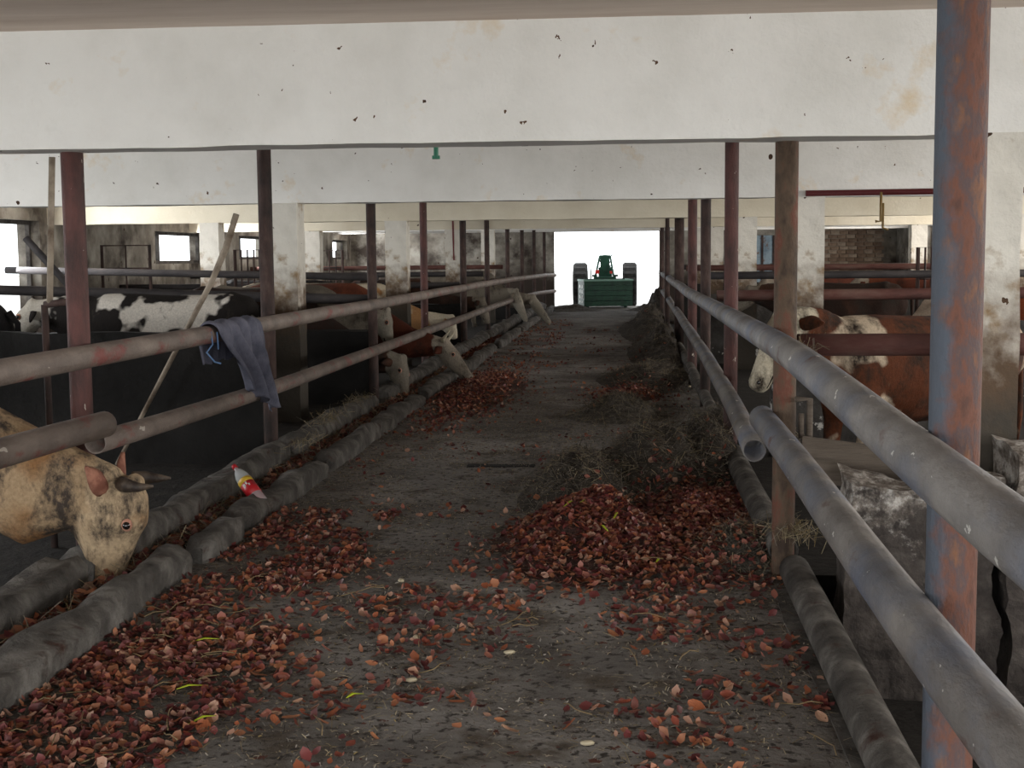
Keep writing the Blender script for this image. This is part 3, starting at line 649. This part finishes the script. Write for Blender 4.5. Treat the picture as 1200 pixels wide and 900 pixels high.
# right side
hr = math.atan2(-.5, -.86)
standing(1.80, 8.75, hr, brownw, 'chestnut cow with white head standing behind the right rails', .93, z0=-.02, poll=(.97, .0, 1.36), muz=(1.27, .02, .86), hs=1.1, voxel=.018, ear_drop=.15, width=1.05)
standing(4.6, 15.2, 2.6, coat('red and white coat', c4(140, 72, 44), c4(214, 190, 166), 2.2, .52, .55, c4(200, 180, 160)), 'red and white cow seen from behind in the right pens', .95, detail=False)
standing(5.3, 23.5, 3.0, redd, 'dark red cow deep in the right pens', 1.0, detail=False)
standing(3.7, 24.5, 3.3, redd, 'dark red cow in the right pens behind the fourth cross rail', .97, detail=False)
standing(2.9, 18.8, 2.9, darkh, 'dark brown cow in the right pens behind the second pillar', .95, detail=False)
standing(6.4, 17.5, 2.5, darkh, 'dark brown cow at the right, partly behind the thick post', .95, detail=False)

# ------------------------------------------------------------------ tractor
m_tgreen = M('dark green metal', [(.35, rgb(20, 50, 40)), (.6, rgb(30, 70, 54))], 6, .5, .1)
m_tlight = plain('worn pale green rim', rgb(120, 160, 146), .5)
m_tyre = M('tyre rubber', [(.4, rgb(34, 34, 34)), (.6, rgb(52, 50, 48))], 12, .9)
m_red = plain('red lamp', rgb(200, 40, 30), .4); m_white = plain('white paint', rgb(220, 222, 218), .6)
TY = 43.6; tx = at(709, 330, TY).x
tr = empty('tractor', (tx, TY, -.02), 0, 'green tractor standing against the light in the far doorway', 'tractor')
def wheel(x, y, r, w_):
    bm = bmesh.new(); prof = [(.5*r, -.5*w_), (.93*r, -.5*w_), (r, -.36*w_), (r, .36*w_), (.93*r, .5*w_), (.5*r, .5*w_)]
    seg = 36; V = []
    for k in range(seg):
        a_ = 2*PI*k/seg
        for j, (rr, xx) in enumerate(prof):
            rr2 = rr*(1.0 if j not in (2, 3) else (1.02 if k % 2 else .975)); V.append(bm.verts.new((xx, math.cos(a_)*rr2, math.sin(a_)*rr2)))
    n_ = len(prof)
    for k in range(seg):
        for j in range(n_):
            a_ = k*n_+j; b_ = k*n_+(j+1) % n_; c_ = ((k+1) % seg)*n_+(j+1) % n_; d_ = ((k+1) % seg)*n_+j
            bm.faces.new((V[a_], V[b_], V[c_], V[d_]))
    bmesh.ops.recalc_face_normals(bm, faces=bm.faces)
    me = bpy.data.meshes.new('rear_wheel'); bm.to_mesh(me); bm.free(); o = link('rear_wheel' if r > .5 else 'front_wheel', me, m_tyre, tr); o.location = (x, y, r)
    mb = MB(); mb.tube([(-w_*.25, 0, 0), (w_*.25, 0, 0)], r*.52, 20); mb.build('rim', m_tgreen, o)
for s in (-1, 1): wheel(s*.80, 0, .70, .46); wheel(s*.62, 2.3, .42, .26)
mb = MB(); mb.box(-.22, .22, .3, 2.7, .6, 1.25); mb.box(-.16, .16, .3, 2.6, 1.25, 1.32); mb.build('hood', m_tgreen, tr)
mb = MB(); mb.tube([(-.8, 0, .7), (.8, 0, .7)], .1, 10); mb.box(-.2, .2, -.4, .5, .45, .85); mb.build('rear_axle', m_tgreen, tr)
mb = MB(); mb.box(-.36, .36, -.35, .35, .88, .96); mb.box(-.42, -.26, -.3, .3, .96, 1.02); mb.box(.26, .42, -.3, .3, .96, 1.02); mb.build('platform', m_tgreen, tr)
mb = MB()
for (a0, a1) in (((-.30, -.3, 1.0), (-.17, 0, 1.62)), ((.28, -.3, 1.0), (.17, 0, 1.62)), ((-.17, 0, 1.62), (.17, 0, 1.62))): mb.tube([a0, a1], .035, 8)
mb.box(-.15, .15, -.05, .02, 1.02, 1.60); mb.tube([(.17, 0, 1.6), (.24, 0, 1.68)], .02, 6)
mb.build('seat_tower', m_tgreen, tr)
mb = MB(); mb.box(-.30, -.18, -.38, -.33, 1.06, 1.18); mb.box(.16, .24, -.38, -.33, 1.06, 1.14); mb.build('rear_lamp', m_red, tr)
mb = MB(); mb.tube([(.0, .6, 1.28), (.0, .55, 1.5)], .02, 8); mb.tube([(.18*math.cos(k*PI/8), .55+.05*math.sin(k*PI/8), 1.5+.16*math.sin(k*PI/8)) for k in range(17)], .015, 6); mb.build('steering_wheel', m_tyre, tr)
mb = MB(); mb.tube([(-.46, -.2, .9), (-.46, -.2, 1.22)], .02, 6); mb.build('lever', m_tgreen, tr)
# carry box behind it
p0 = at(684, 361, 41.3); p1 = at(742, 328, 41.3); bw_ = p1.x-p0.x
bx_ = empty('transport_box', ((p0.x+p1.x)/2, 41.3, 0), .2, 'open dark green steel box carried behind the tractor', 'box')
zt = p1.z; hw = bw_/2; zb = .06
mb = MB()
for q in range(5): z_ = zb+(zt-zb)*q/5; mb.box(-hw, hw, -.02+.012*(q % 2), .02, z_+.012, z_+(zt-zb)/5-.006)
mb.build('rear_panel', m_tgreen, bx_)
mb = MB(); mb.box(-hw, -hw+.03, .02, 1.1, zb, zt); mb.build('side_panel', m_tgreen, bx_)
mb = MB(); mb.box(hw-.03, hw, .02, 1.1, zb, zt); mb.build('side_panel', m_tgreen, bx_)
mb = MB(); mb.box(-hw, hw, 1.07, 1.1, zb, zt+.03); mb.build('front_panel', m_tgreen, bx_)
mb = MB(); mb.box(-hw, hw, .02, 1.1, zb, zb+.04); mb.build('bottom', m_tgreen, bx_)
mb = MB(); mb.box(-hw-.02, hw+.02, -.04, .03, zt-.03, zt+.02); mb.box(-hw-.02, -hw+.04, .03, 1.12, zt-.03, zt+.02); mb.box(hw-.04, hw+.02, .03, 1.12, zt-.03, zt+.02); mb.build('top_rim', m_tlight, bx_)
mb = MB()
for (u, z_, w2, h2) in ((.2, .62, .22, .1), (.2, .46, .22, .1), (.2, .3, .22, .1), (.2, .16, .22, .06), (.6, .62, .25, .1), (.6, .46, .12, .1), (.6, .3, .25, .1), (.6, .16, .2, .06)): mb.box(-hw-.008, -hw, u, u+w2, z_, z_+h2)
mb.build('side_marking', m_white, bx_)
for u in (-.6, .6):
    mb = MB(); mb.box(u-.05, u+.05, .3, .8, 0, zb); mb.build('skid', m_tgreen, bx_)

# ------------------------------------------------------------------ heaps
MOUNDS = []  # (x, y, rx, ry, h, kind)
def hz(x, y):
    z = 0
    for (mx, my, rx, ry, h_, _) in MOUNDS:
        q = ((x-mx)/rx)**2+((y-my)/ry)**2
        if q < 1.8: z = max(z, h_*1.08*(math.exp(-q*1.4)-.08)*(1+.35*noise.noise(Vector((x*5, y*5, mx)))))
    return z
MOUNDS += [(-.20, 7.35, .42, .75, .27, 'onion'), (.50, 8.1, .42, 1.2, .10, 'onion'), (.22, 9.7, .5, .8, .34, 'silage'), (.66, 10.2, .4, 1.1, .38, 'silage'),
           (-.30, 9.0, .33, 1.0, .27, 'silage'), (.62, 7.0, .26, .35, .16, 'straw'), (-.07, 13.3, .42, .5, .22, 'straw'), (.35, 17.5, .6, 1.6, .18, 'silage'), (.6, 22, .45, 3.5, .42, 'silage'), (.55, 29, .55, 4, .45, 'silage'), (.1, 15.3, .35, .7, .05, 'onion'),
           (-1.75, 16, .45, 2.0, .08, 'onion'), (-1.62, 39.5, .8, .8, .2, 'silage'), (-.1+.9, 39.5, .7, .9, .2, 'silage'), (.95, 36.5, .5, 3, .7, 'silage')]
m_sil = M('dark fibrous silage', [(.3, (.018, .014, .011, 1)), (.55, (.06, .05, .04, 1)), (.8, (.13, .115, .09, 1))], 14, .95, 1, 60, (1, .6, 1))
m_onb = M('red-brown onion waste', [(.3, (.025, .014, .011, 1)), (.55, (.07, .032, .024, 1)), (.8, (.14, .06, .04, 1))], 22, .9, 1, 50)
m_strb = M('grey straw litter', [(.3, (.03, .026, .021, 1)), (.55, (.10, .088, .072, 1)), (.8, (.22, .19, .15, 1))], 20, .95, 1, 60)
HL = ['low heap of red onion waste left of the right kerb, nearest', 'flat red onion waste against the right kerb pipe', 'dark silage heap behind the onion heap', 'dark silage heap against the right rails', 'flattened dark silage at the left of the heaps',
      'small pale straw pile at the foot of the second right post', 'round grey straw tuft in mid alley', 'dark silage bank, mid distance at right', 'dark silage bank under the far right rails', 'dark silage bank near the end of the right rails', 'thin patch of red onion waste in mid alley',
      'long patch of red onion waste along the left kerb', 'muck pile left of the tractor box', 'muck pile right of the tractor box', 'tall dark muck bank right of the far doorway', 'spread of onion waste by the near left kerb']
for i, (mx, my, rx, ry, h_, kd) in enumerate(MOUNDS):
    n_ = 30; V = []; Fc = []; tot = n_*n_
    for a_ in range(n_):
        for b_ in range(n_):
            r_ = a_/(n_-1)*1.42; an = b_/n_*2*PI
            x = mx+rx*r_*math.cos(an); y = my+ry*r_*math.sin(an)
            x = min(x, .80) if my < 35 else x
            q = ((x-mx)/rx)**2+((y-my)/ry)**2
            z = h_*1.08*(math.exp(-q*1.4)-.08)*(1+.35*noise.noise(Vector((x*5, y*5, mx))))+.02*noise.noise(Vector((x*14, y*14, 2)))*min(1, h_*6)-.010-.02*(r_ > 1.33)+fh(x, y)
            V.append((x-mx, y-my, z))
    for a_ in range(n_-1):
        for b_ in range(n_): Fc.append((a_*n_+b_, a_*n_+(b_+1) % n_, (a_+1)*n_+(b_+1) % n_, (a_+1)*n_+b_))
    me = bpy.data.meshes.new('heap'); me.from_pydata(V, [], Fc); me.update()
    o = link({'onion': 'onion_heap', 'silage': 'silage_heap', 'straw': 'straw_heap'}[kd], me, {'onion': m_onb, 'silage': m_sil, 'straw': m_strb}[kd], None, True); o.location = (mx, my, 0)
    tag(o, HL[i], 'heap')
# slot in the floor
mb = MB(); a = at(548, 546, 10.1); mb.box(a.x, a.x+.52, 10.02, 10.14, -.015, .008)
tag(mb.build('floor_slot', plain('black void', (.004, .004, .004, 1), .9)), 'narrow dark slot in the alley floor', 'drain')

# ------------------------------------------------------------------ scattered litter
def vcol_mat(name, rough=.6, trans=.0):
    m, t, n, l, p = newmat(name); a_ = n.new('ShaderNodeAttribute'); a_.attribute_name = 'tint'; l.new(a_.outputs['Color'], p.inputs['Base Color'])
    p.inputs['Roughness'].default_value = rough; p.inputs['Specular IOR Level'].default_value = .35; return m
def gz(x, y): return hz(x, y)+fh(x, y)
# onion skin shape: 3x4 cupped petal
PET = np.array([(-.5, 0, .10), (-.25, -.34, .02), (-.25, .34, .05), (.1, -.42, .06), (.1, .42, .10), (.5, 0, .16), (0, 0, -.06)], 'f')
PF = [(0, 1, 6), (0, 6, 2), (1, 3, 6), (6, 4, 2), (3, 5, 6), (6, 5, 4)]
def rotm(ax, ay, az):
    ca, sa, cb, sb, cc, sc = math.cos(ax), math.sin(ax), math.cos(ay), math.sin(ay), math.cos(az), math.sin(az)
    return np.array([[cc, -sc, 0], [sc, cc, 0], [0, 0, 1]]) @ np.array([[cb, 0, sb], [0, 1, 0], [-sb, 0, cb]]) @ np.array([[1, 0, 0], [0, ca, -sa], [0, sa, ca]])
TINTS = [(.17, .042, .025), (.24, .072, .032), (.10, .022, .020), (.30, .12, .06), (.14, .032, .03), (.34, .19, .13), (.07, .016, .015), (.24, .09, .065)]
def scatter(name, pts, shape, faces, size, mat, label, cat, tints, tilt=.5, lift=.01, aspect=None):
    V = np.empty((len(pts)*len(shape), 3), 'f'); Fc = np.empty((len(pts)*len(faces), 3), 'i'); col = np.ones((len(pts)*len(shape), 4), 'f')
    fa = np.array(faces, 'i'); ns, nf = len(shape), len(faces)
    for i, (x, y, z) in enumerate(pts):
        s = rng.uniform(*size); sh = shape*(np.array([s, s*rng.uniform(.6, 1), s]) if aspect is None else np.array([s, aspect, aspect]))
        R = rotm(rng.normal(0, tilt), rng.normal(0, tilt), rng.uniform(0, 2*PI)); v = sh @ R.T+np.array([x, y, z+lift+rng.uniform(0, lift)])
        V[i*ns:(i+1)*ns] = v; Fc[i*nf:(i+1)*nf] = fa+i*ns
        t_ = tints[rng.integers(len(tints))]; k = rng.uniform(.6, 1.25); col[i*ns:(i+1)*ns, :3] = np.array(t_)*k
    me = bpy.data.meshes.new(name); me.vertices.add(len(V)); me.vertices.foreach_set('co', V.ravel())
    me.loops.add(Fc.size); me.loops.foreach_set('vertex_index', Fc.ravel()); me.polygons.add(len(Fc)); me.polygons.foreach_set('loop_start', np.arange(len(Fc), dtype='i')*3)
    me.polygons.foreach_set('use_smooth', np.ones(len(Fc), bool))
    me.update(calc_edges=True)
    ca = me.color_attributes.new('tint', 'FLOAT_COLOR', 'POINT'); ca.data.foreach_set('color', col.ravel())
    o = link(name, me, mat); tag(o, label, cat, kind='stuff'); return o
m_on = vcol_mat('onion skin', .5); m_st = vcol_mat('straw', .7)
def blob(n, mx, my, sx, sy):
    out = []
    while len(out) < n:
        x, y = rng.normal(mx, sx), rng.normal(my, sy)
        if -2.19 < x < .76 and noise.noise(Vector((x*5, y*4, 2))) > rng.uniform(-.9, .1): out.append((x, y, gz(x, y)))
    return out
def region(n, x0, x1, y0, y1, dens=None, clump=0):
    out = []; k = 0
    while len(out) < n and k < n*30:
        k += 1; x, y = rng.uniform(x0, x1), rng.uniform(y0, y1)
        if clump and noise.noise(Vector((x*2.3+5, y*1.9, 1.7)))+.45*noise.noise(Vector((x*7, y*6, 4))) < clump*(rng.uniform(-1, 1)*.35+1)-.0: continue
        out.append((x, y, gz(x, y)))
    return out
P = []
P += region(2300, -2.19, -1.4, 3.6, 8.2, clump=-.12)
P += region(500, -1.6, .75, 3.6, 6.6, clump=-.05)
P += region(650, -1.4, .72, 3.8, 6.9, clump=.1)
P += blob(3400, -.18, 7.3, .23, .42)
P += blob(2900, .50, 7.95, .20, .62)
P += blob(700, .1, 6.7, .4, .3)
P += blob(1100, -2.0, 4.7, .16, .6)
P += blob(500, -1.7, 5.6, .3, .8)
P += blob(3200, -1.78, 15.6, .26, 1.7)
P += blob(700, 0, 15.4, .24, .5)
P += region(800, -2.2, -1.2, 19, 34, clump=.1)
P += region(900, -2.18, .7, 8, 30, clump=.25)
P = [p for p in P if p[0] < .77]
scatter('onion_skins', P, PET, PF, (.022, .058), m_on, 'countless small red and orange onion skins strewn over the alley', 'onion skins', TINTS)
P = [(x, y, .03+.03*rng.uniform()) for x, y in zip(rng.uniform(-2.56, -2.38, 2600), rng.uniform(3.5, 26, 2600)) if not (8 < y < 9.2 and rng.uniform() < .5)]
scatter('trough_onion_skins', P, PET, PF, (.04, .085), m_on, 'red onion skins lying in the left feed trough', 'onion skins', TINTS, .6)
# straw
STRAW = np.array([(-.5, -.5, 0), (-.5, .5, 0), (0, -.5, .6), (0, .5, .6), (.5, -.4, 0), (.5, .4, 0)], 'f'); SF = [(0, 1, 2), (1, 3, 2), (2, 3, 4), (3, 5, 4)]
ST = [(.30, .24, .14), (.22, .17, .10), (.36, .30, .19), (.15, .12, .08), (.25, .22, .17), (.20, .15, .06)]
SD = [(.12, .10, .08), (.07, .06, .046), (.18, .155, .12), (.04, .032, .025), (.20, .17, .13)]
P = region(5200, -2.19, .76, 3.6, 14)+region(2300, -2.19, -1.3, 3.6, 9)+region(1600, -2.19, .7, 12, 34)
scatter('straw_litter', P, STRAW, SF, (.02, .09), m_st, 'thin layer of broken straw over the alley floor', 'straw', ST+SD, .12, .006, .0028)
P = region(34000, -2.19, .76, 3.6, 16, clump=-.3)
scatter('chaff', P, STRAW, SF, (.006, .026), m_st, 'fine grey chaff trodden into the alley floor', 'chaff', SD+ST+[(.34, .31, .27), (.28, .26, .22)], .4, .003, .004)
P = []
for (mx, my, rx, ry, h_, kd) in MOUNDS:
    if kd in ('silage', 'straw'):
        n_ = int(5200*rx*min(ry, 1.2)*(1.9 if kd == 'straw' else 1)*(1 if my < 14 else .55))
        for _ in range(n_):
            x = rng.normal(mx, rx*.55); y = rng.normal(my, ry*.55)
            if x < .78 and my < 35: P.append((x, y, gz(x, y)+.01*rng.uniform()))
scatter('silage_stalks', P, STRAW, SF, (.05, .15), m_st, 'tangled dark silage stalks lying on the heaps', 'silage', SD+SD+ST[:2], .45, .008, .0032)
P = [(x, y, .05+.03*rng.uniform()) for x, y in zip(rng.uniform(-2.58, -2.36, 2600), rng.uniform(3.5, 20, 2600))]
scatter('trough_straw', P, STRAW, SF, (.05, .2), m_st, 'straw lying in the left feed trough', 'straw', ST+SD, .4, .01, .003)
P = [(rng.normal(x, .06), rng.normal(y, sy), z+rng.uniform(0, .03)) for (x, y, z, sy, n_) in ((.80, 7.15, .62, .18, 160), (.83, 6.6, .22, .12, 260), (.85, 6.75, 1.12, .08, 120), (-2.60, 11.3, .2, .4, 160), (-2.62, 12.9, .2, .3, 140), (-2.5, 10.2, .16, .25, 120)) for _ in range(n_)]
scatter('loose_hay', P, STRAW, SF, (.05, .14), m_st, 'wisps of hay caught on the rails and kerbs', 'hay', ST, .6, .006, .0028)
# larger single pieces, each an object of its own
protos = []
for j in range(8):
    s = 1; V = []; Fc = []
    r2 = random.Random(j); cup = r2.uniform(.15, .35); asp = r2.uniform(.55, .8)
    for a_ in range(6):
        for b_ in range(5):
            u, v = a_/5*2-1, b_/4*2-1; wv = math.sqrt(max(0, 1-u*u*.92))*(1-.25*(u > .3)*u)
            V.append((u*.5, v*wv*.5*asp, cup*(v*v*.6+u*u*.4)*.6+r2.uniform(-.02, .02)))
    for a_ in range(5):
        for b_ in range(4): k = a_*5+b_; Fc.append((k, k+5, k+6, k+1))
    me = bpy.data.meshes.new('onion_skin'); me.from_pydata(V, [], Fc); me.update()
    c = TINTS[j]; me.materials.append(M('single onion skin %d' % j, [(.3, (c[0]*.8, c[1]*.7, c[2]*.7, 1)), (.7, (min(1, c[0]*1.4), c[1]*1.6, c[2]*1.5, 1))], 3, .45, 0, stretch=(1, 6, 1)))
    for p in me.polygons: p.use_smooth = True
    protos.append(me)
def single(pts, s0, s1, label, grp, ps):
    for (x, y, z) in pts:
        o = bpy.data.objects.new('onion_skin', protos[ps[rng.integers(len(ps))]]); C.objects.link(o)
        s = rng.uniform(s0, s1); o.scale = (s, s, s); o.location = (x, y, z+.008); o.rotation_euler = (rng.normal(0, .35), rng.normal(0, .35), rng.uniform(0, 6.28))
        tag(o, label, 'onion skin', grp)
single(region(110, -2.18, -1.4, 3.9, 6.6, clump=-.25), .04, .075, 'red-orange onion skin lying by the near left kerb', 'onion skins by the left kerb', range(8))
single(region(110, -1.4, .7, 4.1, 6.4, clump=-.1), .035, .07, 'orange-red onion skin on the bare floor in front of the heap', 'onion skins on the bare floor', [0, 1, 3, 5, 7, 2])
single([p for p in region(200, -.5, .12, 6.7, 7.6) if p[2] > .03][:80], .04, .07, 'red onion skin on the nearest onion heap', 'onion skins on the near heap', [0, 2, 4, 6, 7, 1])
# pale and yellow-green onion pieces
m_pale = plain('pale onion', rgb(176, 164, 138), .4); m_yel = plain('yellow-green leaf', rgb(150, 160, 30), .5)
m_lstraw = plain('straw stalk', rgb(122, 104, 74), .7)
for (px, py) in ((688, 887), (808, 455), (597, 778), (488, 762), (482, 815), (744, 616), (470, 690)):
    Y = 1.6*F/(py-300); p = at(px, py, Y); bm = bmesh.new(); bmesh.ops.create_icosphere(bm, subdivisions=2, radius=.016)
    for v in bm.verts: v.co.z *= .6; v.co += noise.noise_vector(v.co*60)*.004; v.co.x *= 1.5
    me = bpy.data.meshes.new('onion_piece'); bm.to_mesh(me); bm.free(); o = link('onion_piece', me, m_pale, None, True); o.location = (p.x, Y, gz(p.x, Y)+.012); o.rotation_euler.z = rng.uniform(0, 3)
    tag(o, 'small pale onion chunk lying on the alley', 'onion', 'pale onion chunks')
for i, (x, y) in enumerate(((-.30, 7.15), (-.22, 7.2), (-.33, 7.32), (-.05, 7.1), (-.12, 6.9), (.17, 6.75), (-1.75, 5.3), (-1.62, 4.7), (-1.45, 4.35), (-.98, 4.6))):
    z = gz(x, y); mb = MB(); a_ = rng.uniform(0, 6); L = rng.uniform(.05, .1); d = Vector((math.cos(a_), math.sin(a_), 0))
    mb.tube([-d*L, Vector((0, 0, .02)), d*L*.7+Vector((0, .02, .01))], [.003, .009, .003], 6, flat=.4)
    o = mb.build('green_leaf', m_yel, smooth=True); o.location = (x, y, z+.015); tag(o, 'bright yellow-green leaf shred among the onion waste', 'leaf', 'yellow-green leaf shreds')
for i in range(52):
    if i < 34: x, y = rng.uniform(-2.15, -1.5), rng.uniform(4.0, 6.6)
    else: x, y = rng.uniform(-1.4, .65), rng.uniform(4.2, 7.0)
    a_ = rng.uniform(0, 6.28); L = rng.uniform(.06, .14); d = Vector((math.cos(a_), math.sin(a_), rng.uniform(-.05, .15))); mb = MB()
    nn = Vector((-d.y, d.x, 0))*rng.uniform(-.03, .03); mb.tube([-d*L, -d*L*.5+nn*.7, nn, d*L*.5+nn*.8+Vector((0, 0, .01)), d*L], .0022, 5)
    o = mb.build('straw_stalk', m_lstraw, smooth=True); o.location = (x, y, gz(x, y)+.02); tag(o, 'single long pale straw stalk on the near alley floor', 'straw', 'long straw stalks')

# ------------------------------------------------------------------ bottle
bl_ = at(307, 591, 8.1); tp = at(274, 546, 8.3); ax = (tp-bl_); L = ax.length
rotb = Vector((0, 0, 1)).rotation_difference(ax.normalized())
bt = empty('soda_bottle', bl_, 0, 'plastic bottle with red liquid, red cap and yellow-red label leaning in the left trough', 'bottle')
bt.rotation_mode = 'QUATERNION'; bt.rotation_quaternion = rotb
m_pl = plain('clear plastic', (.75, .8, .82, 1), .12, .5, Alpha=.45)
m_liq = plain('red liquid', rgb(170, 14, 30), .25, .5)
m_lab = plain('red label', rgb(196, 36, 44), .4); m_laby = plain('yellow label band', rgb(224, 184, 60), .4)
r = .048
mb = MB(); mb.tube([(0, 0, q*L) for q in (0, .03, .10, .60, .70, .80, .87, .90, .94)], [r*.8, r, r, r, r*.95, r*.72, r*.42, r*.3, r*.3], 24); mb.build('bottle_body', m_pl, bt, smooth=True)
mb = MB(); mb.tube([(0, 0, .01), (0, 0, .03*L), (0, 0, .42*L)], [r*.76, r*.95, r*.95], 20); mb.build('liquid', m_liq, bt, smooth=True)
mb = MB(); mb.tube([(0, 0, .22*L), (0, 0, .5*L)], r*1.02, 24); lb = mb.build('label', m_lab, bt, smooth=True)
mb = MB(); mb.tube([(0, 0, .5*L), (0, 0, .60*L)], r*1.03, 24); mb.build('label_band', m_laby, bt, smooth=True)
mb = MB(); mb.tube([(0, 0, .93*L), (0, 0, L)], r*.36, 16); mb.build('cap', m_lab, bt, smooth=True)
mb = MB()
q_ = rotb.inverted() @ Vector((0.1, -1, .3)); a0 = math.atan2(q_.y, q_.x)
for (da, z_, h2, w2) in ((-.3, .40, .07, .25), (.05, .43, .06, .22), (.3, .38, .05, .2)):
    V = []
    for k in range(5):
        aa = a0+da-w2/2+w2*k/4; V += [(math.cos(aa)*r*1.05, math.sin(aa)*r*1.05, z_*L), (math.cos(aa)*r*1.05, math.sin(aa)*r*1.05, (z_+h2)*L)]
    mb.add(V, [(2*k, 2*k+2, 2*k+3, 2*k+1) for k in range(4)])
mb.build('label_print', m_white, lb, smooth=True)

# ------------------------------------------------------------------ rag over the left upper rail
m_cloth = M('grey-blue cloth', [(.35, rgb(74, 76, 90)), (.65, rgb(104, 104, 118))], 7, .9, .4, 90)
def rag():
    c = at(280, 376, 9.3); cx_, cy_, cz_ = -2.585, 9.3, c.z
    # profile across the rail: hangs on the alley side (towards camera x+) and behind
    n_u, n_v = 26, 40; V = []; Fc = []
    R_ = .07
    for i in range(n_u):
        u = i/(n_u-1)      # along rail
        for j in range(n_v):
            v = j/(n_v-1)
            back = .20; front = .42+.22*u
            tot = back+PI*R_+front; s = v*tot
            if s < back: x, z = -R_, -(back-s)
            elif s < back+PI*R_:
                a_ = (s-back)/R_; x, z = -R_*math.cos(a_), R_*math.sin(a_)
            else: x, z = R_, -(s-back-PI*R_)
            drop = max(0, -z); sp = 1-.45*min(1, drop/.35)
            yy = (u-.5)*1.0*sp+(.9*drop if x > 0 else -.1*drop)
            fold = .045*math.sin(u*15+drop*4)*(min(1, drop*5)*(x > 0))+.012*math.sin(u*31+1)
            V.append((x+fold+.05*drop*(x > 0)*math.sin(u*3), yy, z+.01*math.sin(u*23)))
    for i in range(n_u-1):
        for j in range(n_v-1): k = i*n_v+j; Fc.append((k, k+n_v, k+n_v+1, k+1))
    me = bpy.data.meshes.new('rag'); me.from_pydata(V, [], Fc); me.update(); o = link('draped_rag', me, m_cloth, None, True)
    o.location = (RAILX, 8.75, RAILZ)
    sf = o.modifiers.new('s', 'SOLIDIFY'); sf.thickness = .008
    return o
i0 = 1; f_ = (9.3-LY[1])/(LY[2]-LY[1])
RAILX = (lr[1][0]*(1-f_)+lr[2][0]*f_); RAILZ = 1.125
tag(rag(), 'grey-blue cloth draped over the upper left rail', 'cloth')
mb = MB(); p = at(247, 389, 8.2); mb.tube([p, p+Vector((.01, 0, -.08)), p+Vector((-.03, 0, -.13)), p+Vector((.02, 0, -.19)), p+Vector((.06, 0, -.2))], .006, 6)
mb.tube([p+Vector((.04, 0, 0)), p+Vector((.045, 0, -.11))], .005, 6)
tag(mb.build('blue_string', plain('blue string', rgb(90, 120, 160), .7), smooth=True), 'frayed blue string tied to the rail left of the rag', 'string')

# ------------------------------------------------------------------ bits by the second right post
pA = at(940, 517, 6.4); pB = at(1040, 530, 6.38)
mb = MB(); dirv = (pB-pA).normalized(); 
Mx = Matrix.Translation(pA) @ dirv.to_track_quat('X', 'Z').to_matrix().to_4x4()
mb.box(0, (pB-pA).length+.1, 0, .05, -.19, .02, Mx)
tag(mb.build('board', m_wood), 'grey weathered board standing on the crumbling wall by the second right post', 'board')
mb = MB(); q = at(932, 468, 6.55); q2 = at(949, 468, 6.55); mb.tube([q, q2, q2+Vector((0, 0, -.2)), q2+Vector((-.02, 0, -.22))], .016, 8); mb.tube([q2+Vector((-.04, 0, -.07)), q2+Vector((-.04, 0, -.19))], .014, 8)
tag(mb.build('drinker_bracket', m_wood, smooth=True), 'small metal bracket fixed beside the second right post', 'bracket')
